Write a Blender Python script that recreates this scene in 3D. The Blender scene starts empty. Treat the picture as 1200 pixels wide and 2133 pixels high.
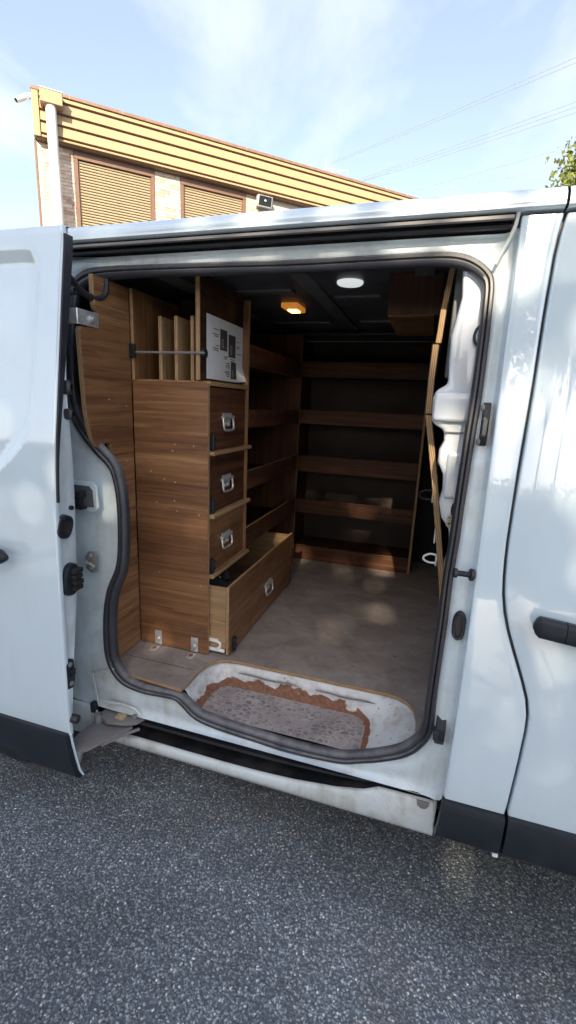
import bpy, bmesh, math, random
from mathutils import Vector, Matrix
rnd = random.Random(7)
scene = bpy.context.scene
COL = scene.collection

# ------------------------------------------------------------------ camera
cam_d = bpy.data.cameras.new('camera')
cam = bpy.data.objects.new('camera', cam_d)
COL.objects.link(cam)
cam_d.sensor_fit = 'VERTICAL'
cam_d.sensor_height = 36.0
cam_d.lens = 944.73 / 2133 * 36.0
cam_d.clip_start = 0.02
cam_d.clip_end = 3000
AX = Vector((0.953, 0.109, -0.281)); AY = Vector((0.299, -0.208, 0.931)); AZ = Vector((0.042, -0.972, -0.231))
right = Vector((AX[0], AY[0], AZ[0])).normalized()
fwd = Vector((AX[2], AY[2], AZ[2])).normalized()
right = (right - fwd * right.dot(fwd)).normalized()
up = right.cross(fwd)
M = Matrix((right, up, -fwd)).transposed().to_4x4()
M.translation = Vector((0, -1.15, 1.51))
cam.matrix_world = M
scene.camera = cam

# ------------------------------------------------------------------ sky, sun, exposure
SUN_EL = math.radians(30)
SUN_AZ = (0.12, -0.993)
world = bpy.data.worlds.new('World')
scene.world = world
world.use_nodes = True
wn = world.node_tree
wn.nodes.clear()
def W(t, **k):
    n = wn.nodes.new(t)
    for a, b in k.items(): setattr(n, a, b)
    return n
wo = W('ShaderNodeOutputWorld'); bg = W('ShaderNodeBackground')
sky = W('ShaderNodeTexSky', sky_type='NISHITA', sun_disc=False, sun_elevation=SUN_EL,
        sun_rotation=math.atan2(SUN_AZ[0], SUN_AZ[1]), air_density=1.15, dust_density=0.7, ozone_density=2.0)
tc = W('ShaderNodeTexCoord'); sep = W('ShaderNodeSeparateXYZ')
wn.links.new(tc.outputs['Generated'], sep.inputs[0])
zc = W('ShaderNodeMath', operation='MAXIMUM'); zc.inputs[1].default_value = 0.0
wn.links.new(sep.outputs['Z'], zc.inputs[0])
za = W('ShaderNodeMath', operation='ADD'); za.inputs[1].default_value = 0.22
wn.links.new(zc.outputs[0], za.inputs[0])
dx = W('ShaderNodeMath', operation='DIVIDE'); dy = W('ShaderNodeMath', operation='DIVIDE')
wn.links.new(sep.outputs['X'], dx.inputs[0]); wn.links.new(za.outputs[0], dx.inputs[1])
wn.links.new(sep.outputs['Y'], dy.inputs[0]); wn.links.new(za.outputs[0], dy.inputs[1])
cmb = W('ShaderNodeCombineXYZ')
wn.links.new(dx.outputs[0], cmb.inputs[0]); wn.links.new(dy.outputs[0], cmb.inputs[1])
cmap = W('ShaderNodeMapping'); cmap.inputs['Rotation'].default_value = (0, 0, 0.5)
cmap.inputs['Scale'].default_value = (1.0, 0.62, 1); cmap.inputs['Location'].default_value = (3.3, 1.9, 0)
wn.links.new(cmb.outputs[0], cmap.inputs[0])
cn = W('ShaderNodeTexNoise'); cn.inputs['Scale'].default_value = 1.75; cn.inputs['Detail'].default_value = 9
cn.inputs['Roughness'].default_value = 0.56; cn.inputs['Distortion'].default_value = 0.35
wn.links.new(cmap.outputs[0], cn.inputs['Vector'])
cr = W('ShaderNodeValToRGB'); cr.color_ramp.elements[0].position = 0.46; cr.color_ramp.elements[1].position = 0.70
cr.color_ramp.elements[0].color = (0.25, 0.25, 0.25, 1)     # thin high veil everywhere
wn.links.new(cn.outputs[0], cr.inputs[0])
sm = W('ShaderNodeMix', data_type='RGBA', blend_type='MULTIPLY'); sm.inputs[0].default_value = 1
sm.inputs[7].default_value = (0.092, 0.080, 0.080, 1)
wn.links.new(sky.outputs[0], sm.inputs[6])
cm = W('ShaderNodeMix', data_type='RGBA')
# clouds scatter forwards: those towards the sun are brighter and warmer
SDIR = (SUN_AZ[0] * math.cos(SUN_EL), SUN_AZ[1] * math.cos(SUN_EL), math.sin(SUN_EL))
dt = W('ShaderNodeVectorMath', operation='DOT_PRODUCT'); dt.inputs[1].default_value = SDIR
nrm = W('ShaderNodeVectorMath', operation='NORMALIZE'); wn.links.new(tc.outputs['Generated'], nrm.inputs[0]); wn.links.new(nrm.outputs[0], dt.inputs[0])
mxd = W('ShaderNodeMath', operation='MAXIMUM'); mxd.inputs[1].default_value = 0.0; wn.links.new(dt.outputs['Value'], mxd.inputs[0])
pw = W('ShaderNodeMath', operation='POWER'); pw.inputs[1].default_value = 4.0; wn.links.new(mxd.outputs[0], pw.inputs[0])
cc_ = W('ShaderNodeMix', data_type='RGBA'); cc_.inputs[6].default_value = (0.29, 0.31, 0.345, 1); cc_.inputs[7].default_value = (1.25, 1.12, 0.98, 1)
wn.links.new(pw.outputs[0], cc_.inputs[0]); wn.links.new(cc_.outputs[2], cm.inputs[7])
wn.links.new(cr.outputs[0], cm.inputs[0]); wn.links.new(sm.outputs[2], cm.inputs[6])
wn.links.new(cm.outputs[2], bg.inputs['Color'])
bg.inputs['Strength'].default_value = 1.0      # the sky itself is scaled by 0.10 in the mix above
wn.links.new(bg.outputs[0], wo.inputs[0])

sd = bpy.data.lights.new('sun', 'SUN'); sd.energy = 3.3; sd.angle = math.radians(0.53); sd.color = (1.0, 0.85, 0.64)
sun = bpy.data.objects.new('sun', sd); COL.objects.link(sun)
SV = Vector((SUN_AZ[0] * math.cos(SUN_EL), SUN_AZ[1] * math.cos(SUN_EL), math.sin(SUN_EL))).normalized()
sun.rotation_euler = SV.to_track_quat('Z', 'Y').to_euler()
sun.location = (0, 0, 30)
scene.view_settings.view_transform = 'Standard'
scene.view_settings.look = 'None'
scene.view_settings.exposure = 1.98
scene.view_settings.gamma = 1.0
scene.render.engine = 'CYCLES'
scene.cycles.max_bounces = 8
scene.cycles.use_denoising = True

# ------------------------------------------------------------------ materials
def nt(name):
    m = bpy.data.materials.new(name); m.use_nodes = True
    n = m.node_tree; b = n.nodes['Principled BSDF']
    return m, n, b
def N(n, t, **k):
    x = n.nodes.new(t)
    for a, v in k.items(): setattr(x, a, v)
    return x
def noise(n, vec, scale, detail=4, rough=0.5, dist=0.0):
    x = N(n, 'ShaderNodeTexNoise'); x.inputs['Scale'].default_value = scale; x.inputs['Detail'].default_value = detail
    x.inputs['Roughness'].default_value = rough; x.inputs['Distortion'].default_value = dist
    n.links.new(vec, x.inputs['Vector']); return x.outputs[0]
def ramp(n, fac, *stops):
    x = N(n, 'ShaderNodeValToRGB'); cr_ = x.color_ramp
    while len(cr_.elements) < len(stops): cr_.elements.new(0.5)
    for e, (p, c) in zip(cr_.elements, stops):
        e.position = p; e.color = tuple(c) + (1,) if len(c) == 3 else c
    n.links.new(fac, x.inputs[0]); return x.outputs[0]
def G(v): return (v, v, v)
def mix(n, fac, a, b, mode='MIX'):
    x = N(n, 'ShaderNodeMix', data_type='RGBA', blend_type=mode)
    for s, v in ((0, fac), (6, a), (7, b)):
        if isinstance(v, (int, float)): x.inputs[s].default_value = v
        elif isinstance(v, tuple): x.inputs[s].default_value = v if len(v) == 4 else v + (1,)
        else: n.links.new(v, x.inputs[s])
    return x.outputs[2]
def math_(n, op, a, b=None):
    x = N(n, 'ShaderNodeMath', operation=op)
    for s, v in ((0, a), (1, b)):
        if v is None: continue
        if isinstance(v, (int, float)): x.inputs[s].default_value = v
        else: n.links.new(v, x.inputs[s])
    return x.outputs[0]
def coords(n, scale=(1, 1, 1), rot=(0, 0, 0), loc=(0, 0, 0), kind='Object'):
    t = N(n, 'ShaderNodeTexCoord'); m = N(n, 'ShaderNodeMapping')
    m.inputs['Scale'].default_value = scale; m.inputs['Rotation'].default_value = rot; m.inputs['Location'].default_value = loc
    n.links.new(t.outputs[kind], m.inputs[0]); return m.outputs[0]
def bump(n, b, h, strength, dist=0.002):
    x = N(n, 'ShaderNodeBump'); x.inputs['Strength'].default_value = strength; x.inputs['Distance'].default_value = dist
    n.links.new(h, x.inputs['Height']); n.links.new(x.outputs[0], b.inputs['Normal'])
def plain(name, col, rough=0.5, metal=0.0, var=0.25, scale=25, coat=0.0, bmp=0.0):
    m, n, b = nt(name); v = coords(n)
    f = noise(n, v, scale, 5, 0.6)
    c = ramp(n, f, (0.3, tuple(x * (1 - var) for x in col)), (0.7, tuple(min(1, x * (1 + var)) for x in col)))
    n.links.new(c, b.inputs['Base Color']); b.inputs['Metallic'].default_value = metal
    r = ramp(n, noise(n, v, scale * 0.4, 4), (0.3, G(max(0.02, rough - 0.08))), (0.7, G(min(1, rough + 0.1))))
    n.links.new(r, b.inputs['Roughness']); b.inputs['Coat Weight'].default_value = coat
    b.inputs['Coat Roughness'].default_value = 0.05
    if bmp: bump(n, b, noise(n, v, scale * 6, 3), bmp, 0.001)
    return m
MAT = {}
def paint(name, col, rough, coat, grime, gcol=(0.32, 0.30, 0.24)):
    m, n, b = nt(name); v = coords(n)
    g = noise(n, v, 5.5, 8, 0.65, 0.6)
    st = noise(n, coords(n, (26, 26, 2.2)), 1.0, 6, 0.6)           # run-down streaks
    mask = math_(n, 'MULTIPLY', ramp(n, g, (0.42, G(0)), (0.75, G(1))), ramp(n, st, (0.35, G(0.25)), (0.7, G(1))))
    mask = math_(n, 'MULTIPLY', mask, grime)
    spk = ramp(n, noise(n, v, 210, 2), (0.69, G(0)), (0.74, G(1)))
    mask = math_(n, 'ADD', mask, math_(n, 'MULTIPLY', spk, 0.3 * grime))
    c = mix(n, mask, col, gcol)
    n.links.new(c, b.inputs['Base Color'])
    r = math_(n, 'ADD', math_(n, 'MULTIPLY', mask, 0.5), rough); n.links.new(r, b.inputs['Roughness'])
    b.inputs['Coat Weight'].default_value = coat; b.inputs['Coat Roughness'].default_value = 0.015; b.inputs['Coat IOR'].default_value = 1.8
    b.inputs['Specular IOR Level'].default_value = 0.5
    bump(n, b, noise(n, v, 2.2, 2), 0.05, 0.02)
    return m
MAT['paint'] = paint('van_paint', (0.60, 0.715, 0.785), 0.12, 1.0, 0.12)
MAT['jamb'] = paint('jamb_paint', (0.57, 0.665, 0.71), 0.28, 0.35, 0.95, (0.29, 0.255, 0.19))
MAT['sillp'] = paint('sill_paint', (0.58, 0.64, 0.64), 0.35, 0.2, 1.5, (0.25, 0.215, 0.15))
MAT['rubber'] = plain('seal_rubber', (0.022, 0.024, 0.030), 0.42, 0, 0.35, 18, 0, 0.06)
def seal_mat():
    m, n, b = nt('door_seal_rubber'); v = coords(n); ge = N(n, 'ShaderNodeNewGeometry'); sx = N(n, 'ShaderNodeSeparateXYZ')
    n.links.new(ge.outputs['Normal'], sx.inputs[0])
    upw = ramp(n, sx.outputs['Z'], (0.15, G(0.06)), (0.75, G(0.85)))
    k = math_(n, 'MULTIPLY', upw, ramp(n, noise(n, v, 16, 7, 0.65), (0.3, G(0.15)), (0.65, G(1))))
    n.links.new(mix(n, k, (0.024, 0.027, 0.036), (0.23, 0.225, 0.235)), b.inputs['Base Color'])
    n.links.new(math_(n, 'ADD', math_(n, 'MULTIPLY', k, 0.4), 0.36), b.inputs['Roughness'])
    bump(n, b, noise(n, v, 90, 3), 0.08, 0.001)
    return m
MAT['doorseal'] = seal_mat()
def dusty(name, col, dust, amount, rough):
    m, n, b = nt(name); v = coords(n)
    b.inputs['Specular IOR Level'].default_value = 0.3
    mk = ramp(n, noise(n, v, 9, 8, 0.7), (0.45, G(0)), (0.75, G(amount)))
    n.links.new(mix(n, mk, col, dust), b.inputs['Base Color']); b.inputs['Roughness'].default_value = rough
    bump(n, b, noise(n, v, 160, 3), 0.12, 0.001)
    return m
MAT['plastic'] = dusty('black_plastic', (0.014, 0.018, 0.025), (0.08, 0.085, 0.09), 0.15, 0.42)
MAT['track'] = dusty('track_black', (0.012, 0.013, 0.016), (0.09, 0.085, 0.08), 0.6, 0.4)
MAT['black'] = plain('black_fabric_and_shade', (0.012, 0.013, 0.016), 0.8, 0, 0.4, 60)  # cloth and small black parts; on the side linings it stands for shade
MAT['steel'] = plain('zinc_steel', (0.60, 0.61, 0.60), 0.36, 0.6, 0.25, 60)
MAT['dullsteel'] = dusty('dirty_steel', (0.20, 0.20, 0.205), (0.16, 0.13, 0.10), 0.8, 0.55)
MAT['rust'] = plain('rust', (0.26, 0.085, 0.03), 0.85, 0, 0.5, 60, 0, 0.3)
MAT['roofin'] = plain('roof_lining', (0.075, 0.080, 0.095), 0.45, 0, 0.3, 8)
MAT['innerwall'] = plain('inner_panel_grey', (0.10, 0.105, 0.11), 0.5, 0, 0.3, 8)
MAT['inpaint'] = paint('pillar_paint', (0.58, 0.63, 0.68), 0.2, 0.6, 0.35)
MAT['glass'] = plain('tinted_glass', (0.012, 0.016, 0.018), 0.05, 0, 0.1, 4, 0.5)
MAT['paper'] = plain('paper', (0.74, 0.75, 0.78), 0.6, 0, 0.05, 40)
MAT['print'] = plain('print_ink', (0.05, 0.05, 0.055), 0.6, 0, 0.6, 90)
MAT['printmid'] = plain('print_grey', (0.22, 0.20, 0.18), 0.6, 0, 0.6, 120)
MAT['white_plastic'] = plain('white_plastic', (0.78, 0.79, 0.78), 0.35, 0, 0.06, 20)
MAT['birch'] = None
MAT['rope'] = plain('rope', (0.42, 0.32, 0.19), 0.9, 0, 0.4, 200)
MAT['redpen'] = plain('red_crayon', (0.45, 0.05, 0.03), 0.8, 0, 0.3, 90)

def wood(name, axis, dark, mid, light, rough=0.42, scuff=0.25, seed=0.0, spec=0.5):
    """veneer whose grain runs along axis 0, 1 or 2"""
    m, n, b = nt(name)
    s = [52, 52, 52]; s[axis] = 1.7
    v = coords(n, tuple(s), (0, 0, 0), (seed, seed * 1.7, seed * 0.6))
    s2 = [6.5, 6.5, 6.5]; s2[axis] = 0.5
    v2 = coords(n, tuple(s2), (0, 0, 0), (seed * 2, seed, seed))
    fine = noise(n, v, 1.0, 7, 0.62, 0.4)
    broad = noise(n, v2, 1.0, 3, 0.5, 0.8)
    f = math_(n, 'ADD', math_(n, 'MULTIPLY', fine, 0.56), math_(n, 'MULTIPLY', broad, 0.44))
    c = ramp(n, f, (0.38, dark), (0.52, mid), (0.66, light))
    s3 = [150, 150, 150]; s3[axis] = 7
    pores = ramp(n, noise(n, coords(n, tuple(s3)), 1.0, 2), (0.30, G(0.62)), (0.46, G(1)))
    c = mix(n, 1.0, c, pores, 'MULTIPLY')
    v3 = coords(n, (1, 1, 1), (0, 0, 0), (seed, 0, 0))
    sc = ramp(n, noise(n, v3, 7, 9, 0.72, 1.2), (0.58, G(0)), (0.80, G(scuff * 0.7)))
    c = mix(n, sc, c, (0.34, 0.29, 0.24))
    n.links.new(c, b.inputs['Base Color'])
    r = ramp(n, noise(n, v3, 12, 5), (0.3, G(rough - 0.1)), (0.75, G(rough + 0.18)))
    n.links.new(r, b.inputs['Roughness']); b.inputs['Specular IOR Level'].default_value = spec
    bump(n, b, fine, 0.10, 0.0015)
    return m
WD, WM, WL = (0.115, 0.050, 0.022), (0.220, 0.106, 0.046), (0.350, 0.195, 0.092)
VENEER = [wood('veneer_x', 0, WD, WM, WL, seed=0.0), wood('veneer_y', 1, WD, WM, WL, seed=3.1), wood('veneer_z', 2, WD, WM, WL, seed=5.3)]
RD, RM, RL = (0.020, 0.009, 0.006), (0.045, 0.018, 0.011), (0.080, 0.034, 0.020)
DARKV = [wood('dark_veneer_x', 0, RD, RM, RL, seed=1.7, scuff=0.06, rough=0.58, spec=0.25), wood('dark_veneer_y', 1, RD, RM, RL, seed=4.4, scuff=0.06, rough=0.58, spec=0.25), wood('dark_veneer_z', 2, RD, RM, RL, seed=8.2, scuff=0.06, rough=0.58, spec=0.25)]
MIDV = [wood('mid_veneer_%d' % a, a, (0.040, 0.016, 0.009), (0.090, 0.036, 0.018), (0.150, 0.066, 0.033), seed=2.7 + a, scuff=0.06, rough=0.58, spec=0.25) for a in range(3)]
SHADEV = [plain('shade_board_%d' % a, (0.020, 0.011, 0.008), 0.7, 0, 0.3, 9) for a in range(3)]  # backs of deep, unlit shelves: their shade is put into this board colour
BD, BM_, BL = (0.23, 0.138, 0.065), (0.32, 0.205, 0.105), (0.41, 0.28, 0.155)
BIRCH = [wood('birch_x', 0, BD, BM_, BL, seed=2.2, scuff=0.12), wood('birch_y', 1, BD, BM_, BL, seed=6.2, scuff=0.12), wood('birch_z', 2, BD, BM_, BL, seed=9.2, scuff=0.12)]
def plyedge(name, axis):
    m, n, b = nt(name)
    v = coords(n); s = N(n, 'ShaderNodeSeparateXYZ'); n.links.new(v, s.inputs[0])
    w = math_(n, 'SINE', math_(n, 'MULTIPLY', s.outputs[axis], 2 * math.pi / 0.0052))
    c = ramp(n, w, (0.30, (0.24, 0.14, 0.065)), (0.62, (0.52, 0.35, 0.18)))
    c = mix(n, ramp(n, noise(n, v, 35, 5), (0.4, G(0)), (0.7, G(0.55))), c, (0.23, 0.15, 0.08))
    n.links.new(c, b.inputs['Base Color']); b.inputs['Roughness'].default_value = 0.7
    return m
EDGE = [plyedge('ply_edge_x', 0), plyedge('ply_edge_y', 1), plyedge('ply_edge_z', 2)]
def floor_mat():
    m, n, b = nt('worn_plywood_floor'); v = coords(n)
    a = noise(n, v, 3.2, 9, 0.66, 0.8); st = noise(n, coords(n, (7, 10, 3), (0, 0, 0.5)), 1.0, 9, 0.74, 1.5)
    st2 = noise(n, coords(n, (15, 7, 3), (0, 0, -0.3)), 1.0, 8, 0.76, 1.6)
    c = ramp(n, math_(n, 'ADD', math_(n, 'MULTIPLY', a, 0.55), math_(n, 'MULTIPLY', st, 0.45)),
             (0.34, (0.175, 0.142, 0.124)), (0.5, (0.285, 0.246, 0.222)), (0.68, (0.41, 0.37, 0.34)))
    c = mix(n, ramp(n, st2, (0.60, G(0)), (0.74, G(0.45))), c, (0.46, 0.42, 0.39))
    c = mix(n, ramp(n, noise(n, v, 14, 6, 0.7), (0.62, G(0)), (0.72, G(0.7))), c, (0.06, 0.045, 0.04))
    n.links.new(c, b.inputs['Base Color']); b.inputs['Roughness'].default_value = 0.62
    bump(n, b, st, 0.15, 0.002)
    return m
MAT['floor'] = floor_mat()
def asphalt():
    m, n, b = nt('asphalt'); v = coords(n)
    wv = N(n, 'ShaderNodeVectorMath', operation='ADD')
    nz = N(n, 'ShaderNodeTexNoise'); nz.inputs['Scale'].default_value = 55; n.links.new(v, nz.inputs['Vector'])
    ms = N(n, 'ShaderNodeVectorMath', operation='SCALE'); ms.inputs['Scale'].default_value = 0.012
    n.links.new(nz.outputs['Color'], ms.inputs[0]); n.links.new(v, wv.inputs[0]); n.links.new(ms.outputs[0], wv.inputs[1])
    vo = N(n, 'ShaderNodeTexVoronoi'); vo.inputs['Scale'].default_value = 118; n.links.new(wv.outputs[0], vo.inputs['Vector'])
    sp = N(n, 'ShaderNodeSeparateColor'); n.links.new(vo.outputs['Color'], sp.inputs[0])
    stone = ramp(n, sp.outputs[0], (0.0, (0.150, 0.176, 0.196)), (0.42, (0.225, 0.260, 0.285)), (0.70, (0.30, 0.338, 0.365)), (0.86, (0.365, 0.40, 0.42)), (0.93, (0.50, 0.51, 0.50)), (1.0, (0.68, 0.68, 0.65)))
    edge = ramp(n, vo.outputs['Distance'], (0.25, G(1)), (0.62, G(0.0)))
    c = mix(n, edge, (0.105, 0.123, 0.138), stone)
    vo2 = N(n, 'ShaderNodeTexVoronoi'); vo2.inputs['Scale'].default_value = 260; n.links.new(v, vo2.inputs['Vector'])
    sp2 = N(n, 'ShaderNodeSeparateColor'); n.links.new(vo2.outputs['Color'], sp2.inputs[0])
    fine = ramp(n, sp2.outputs[1], (0.0, G(0.6)), (0.9, G(1.2)), (0.97, G(2.4)))
    c = mix(n, 1.0, c, fine, 'MULTIPLY')
    big = ramp(n, noise(n, v, 0.9, 6, 0.6, 0.4), (0.3, G(0.75)), (0.7, G(1.22)))
    c = mix(n, 1.0, c, big, 'MULTIPLY')
    ol = ramp(n, noise(n, v, 1.7, 6, 0.65), (0.55, G(0)), (0.72, G(0.5)))
    c = mix(n, ol, c, (0.13, 0.11, 0.085))
    st_ = ramp(n, noise(n, coords(n, (0.5, 2.2, 1), (0, 0, 0.3)), 1.0, 5, 0.6), (0.45, G(0.8)), (0.65, G(1.18)))
    c = mix(n, 1.0, c, st_, 'MULTIPLY')
    n.links.new(c, b.inputs['Base Color'])
    r = ramp(n, sp.outputs[1], (0.0, G(0.42)), (1.0, G(0.8))); n.links.new(r, b.inputs['Roughness'])
    h = math_(n, 'ADD', math_(n, 'MULTIPLY', edge, 1.0), math_(n, 'MULTIPLY', noise(n, v, 60, 4), 0.6))
    bump(n, b, h, 0.6, 0.004)
    return m
MAT['asphalt'] = asphalt()

# ------------------------------------------------------------------ mesh helpers
class MB:
    def __init__(s): s.v = []; s.f = []; s.mi = []
    def add(s, vs, fs, mi=0):
        o = len(s.v); s.v += [tuple(map(float, p)) for p in vs]
        for f in fs: s.f.append([i + o for i in f]); s.mi.append(mi)
        return s
    def box(s, x0, x1, y0, y1, z0, z1, mi=0):
        v = [(x0, y0, z0), (x1, y0, z0), (x1, y1, z0), (x0, y1, z0), (x0, y0, z1), (x1, y0, z1), (x1, y1, z1), (x0, y1, z1)]
        return s.add(v, [(0, 3, 2, 1), (4, 5, 6, 7), (0, 1, 5, 4), (1, 2, 6, 5), (2, 3, 7, 6), (3, 0, 4, 7)], mi)
    def prism(s, poly, axis, a0, a1, mi=0):
        """poly: 2-D points in the two other axes (in xyz order), extruded along axis"""
        def P(p, a):
            q = list(p); q.insert(axis, a); return q
        k = len(poly)
        v = [P(p, a0) for p in poly] + [P(p, a1) for p in poly]
        return s.add(v, [list(range(k))[::-1], list(range(k, 2 * k))] + [(i, (i + 1) % k, k + (i + 1) % k, k + i) for i in range(k)], mi)
    def grid(s, rows, closed_u=False, closed_v=False, mi=0):
        nr, nc = len(rows), len(rows[0]); v = [p for r in rows for p in r]; f = []
        for i in range(nr if closed_u else nr - 1):
            for j in range(nc if closed_v else nc - 1):
                a, b_ = i, (i + 1) % nr; c, d = j, (j + 1) % nc
                f.append((a * nc + c, a * nc + d, b_ * nc + d, b_ * nc + c))
        return s.add(v, f, mi)
    def tube(s, path, r, n=8, closed=False, caps=True, mi=0):
        path = [Vector(p) for p in path]; k = len(path); rows = []
        rr = r if isinstance(r, (list, tuple)) else [r] * k
        ref = None
        for i, p in enumerate(path):
            a = path[(i - 1) % k] if closed or i > 0 else p
            c = path[(i + 1) % k] if closed or i < k - 1 else p
            t = (c - a).normalized()
            if ref is None:
                ref = Vector((0, 0, 1)) if abs(t.z) < 0.9 else Vector((1, 0, 0))
            u = (ref - t * ref.dot(t)).normalized(); w = t.cross(u); ref = u
            rows.append([p + (u * math.cos(2 * math.pi * j / n) + w * math.sin(2 * math.pi * j / n)) * rr[i] for j in range(n)])
        o = len(s.v)
        s.grid(rows, closed_u=closed, closed_v=True, mi=mi)
        if caps and not closed:
            s.f.append([o + j for j in range(n)][::-1]); s.mi.append(mi)
            s.f.append([o + (k - 1) * n + j for j in range(n)]); s.mi.append(mi)
        return s
    def cyl(s, p0, p1, r, n=16, mi=0): return s.tube([p0, p1], r, n, mi=mi)
    def disc_lathe(s, c, axis, prof, n=20, mi=0):
        """prof: (radius, offset along axis)"""
        ax = Vector(axis).normalized(); u = ax.orthogonal().normalized(); w = ax.cross(u); c = Vector(c)
        rows = [[c + ax * h + (u * math.cos(2 * math.pi * j / n) + w * math.sin(2 * math.pi * j / n)) * r for j in range(n)] for r, h in prof]
        return s.grid(rows, closed_v=True, mi=mi)
    def build(s, name, mats, parent=None, bevel=0.0, seg=2, smooth=35, recalc=True, loc=None):
        me = bpy.data.meshes.new(name)
        me.from_pydata(s.v, [], s.f)
        if not isinstance(mats, (list, tuple)): mats = [mats]
        for m in mats: me.materials.append(m)
        for p, i in zip(me.polygons, s.mi): p.material_index = i
        bm = bmesh.new(); bm.from_mesh(me)
        if recalc: bmesh.ops.recalc_face_normals(bm, faces=bm.faces)
        if bevel:
            es = [e for e in bm.edges if e.is_manifold and e.calc_face_angle(0) > math.radians(30)]
            bmesh.ops.bevel(bm, geom=es, offset=bevel, segments=seg, profile=0.6, affect='EDGES', clamp_overlap=True)
        bm.to_mesh(me); bm.free()
        if smooth:
            me.shade_smooth(); me.set_sharp_from_angle(angle=math.radians(smooth))
        return link(name, me, parent, loc)
def link(name, me, parent=None, loc=None):
    o = bpy.data.objects.new(name, me); COL.objects.link(o)
    if parent is not None:
        o.parent = parent
        if loc is None:
            o.matrix_parent_inverse = WM_(parent).inverted()
    if loc is not None: o.location = loc
    return o
def WM_(o):
    m = Matrix.LocRotScale(o.location, o.rotation_euler, o.scale)
    if o.parent is not None: return WM_(o.parent) @ o.matrix_parent_inverse @ m
    return m
def thing(name, label, cat, loc=(0, 0, 0), group=None, rz=0.0):
    o = bpy.data.objects.new(name, None); COL.objects.link(o); o.location = loc; o.rotation_euler = (0, 0, rz)
    o.empty_display_size = 0.1
    return tag(o, label, cat, group)
def tag(o, label, cat, group=None):
    o['label'] = label; o['category'] = cat
    if group: o['group'] = group
    return o
def struct(o): o['kind'] = 'structure'; return o
def interp(x, xs, ys):
    if x <= xs[0]: return ys[0]
    for i in range(1, len(xs)):
        if x <= xs[i]:
            t = (x - xs[i - 1]) / (xs[i] - xs[i - 1]); return ys[i - 1] + (ys[i] - ys[i - 1]) * t
    return ys[-1]
def sinterp(x, xs, ys):
    """smooth (Catmull-Rom like, averaged) interpolation"""
    h = 0.05
    return sum(interp(x + d * h, xs, ys) * w for d, w in ((-1, .25), (-.5, .25), (0, .0), (.5, .25), (1, .25)))
def lerp(a, b, t): return a + (b - a) * t
def sstep(a, b, x):
    t = min(1, max(0, (x - a) / (b - a))); return t * t * (3 - 2 * t)
def catmull(pts, sub, closed=True):
    out = []; k = len(pts)
    for i in range(k if closed else k - 1):
        p0 = pts[(i - 1) % k] if closed or i > 0 else pts[i]
        p1 = pts[i]; p2 = pts[(i + 1) % k]; p3 = pts[(i + 2) % k] if closed or i < k - 2 else p2
        for j in range(sub):
            t = j / sub
            out.append(tuple(0.5 * ((2 * b) + (-a + c) * t + (2 * a - 5 * b + 4 * c - d) * t * t + (-a + 3 * b - 3 * c + d) * t ** 3)
                             for a, b, c, d in zip(p0, p1, p2, p3)))
    if not closed: out.append(tuple(pts[-1]))
    return out
def board(name, parent, x0, x1, y0, y1, z0, z1, grain, fam=None, bevel=0.0012):
    """a plywood board: veneer on its two big faces, layered edge on the thin ones"""
    fam = fam or VENEER
    d = (x1 - x0, y1 - y0, z1 - z0); ta = d.index(min(d))
    mb = MB().box(x0, x1, y0, y1, z0, z1)
    o = mb.build(name, [fam[grain], EDGE[ta]], parent, bevel, 1, 0)
    for p in o.data.polygons:
        if abs(p.normal[ta]) < 0.7: p.material_index = 1
    return o

# ------------------------------------------------------------------ ground
g = MB().grid([[(x, y, 0) for x in (-400, -60, -12, -4, 0, 4, 12, 60, 400)] for y in (-400, -60, -12, -4, 0, 4, 12, 60, 400)])
struct(g.build('ground', MAT['asphalt'], None, smooth=0))

# ------------------------------------------------------------------ van body
ZS = [0.25, 0.45, 0.8, 1.0, 1.2, 1.34, 1.54, 1.84, 1.95, 2.1]
YS = [0.030, 0.0, 0.0, 0.008, 0.024, 0.040, 0.066, 0.108, 0.122, 0.14]
def yo(z): return sinterp(z, ZS, YS)
YF = [0.030, 0.0, 0.0, 0.011, 0.038, 0.057, 0.082, 0.116, 0.127, 0.145]
def yof(z): return sinterp(z, ZS, YF)          # pillar and front door: fuller shoulder
van = thing('van', 'white panel van with its side sliding door pushed open', 'van', (-0.5, 0.97, 0))
ZR = [0.45 + (1.955 - 0.45) * i / 34 for i in range(35)]
# pillar strip between the opening and the front door
SEAM = [(0.292, 0.308), (0.449, 0.308), (0.606, 0.315), (0.739, 0.318), (0.793, 0.312), (0.868, 0.284), (0.954, 0.249), (1.014, 0.228), (1.075, 0.216), (1.185, 0.211), (1.359, 0.214), (1.579, 0.221), (1.738, 0.223), (1.893, 0.228), (1.99, 0.243)]
def seam(z): 
    h = 0.025
    return sum(interp(z + d * h, [a for a, _ in SEAM], [b for _, b in SEAM]) for d in (-1, 0, 1)) / 3
PX = 0.147
def skin_rows(zs, xa, xb, na, yf, ra=True, rb=True, depth=0.03):
    rows = []
    for z in zs:
        a, b = xa(z), xb(z); y = yf(z); r = []
        if ra: r += [(a + 0.0005, y + depth, z), (a, y + 0.006, z), (a + 0.002, y + 0.0015, z)]
        for i in range(na + 1):
            t = i / na; x = lerp(a + 0.005, b - 0.005, t); r.append((x, y, z))
        if rb: r += [(b - 0.002, y + 0.0015, z), (b, y + 0.006, z), (b - 0.0005, y + depth, z)]
        rows.append(r)
    return rows
MB().grid(skin_rows(ZR, lambda z: PX, lambda z: seam(z) - 0.0035, 6, yof, depth=0.032)).build('door_pillar', MAT['paint'], van, smooth=50)
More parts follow.
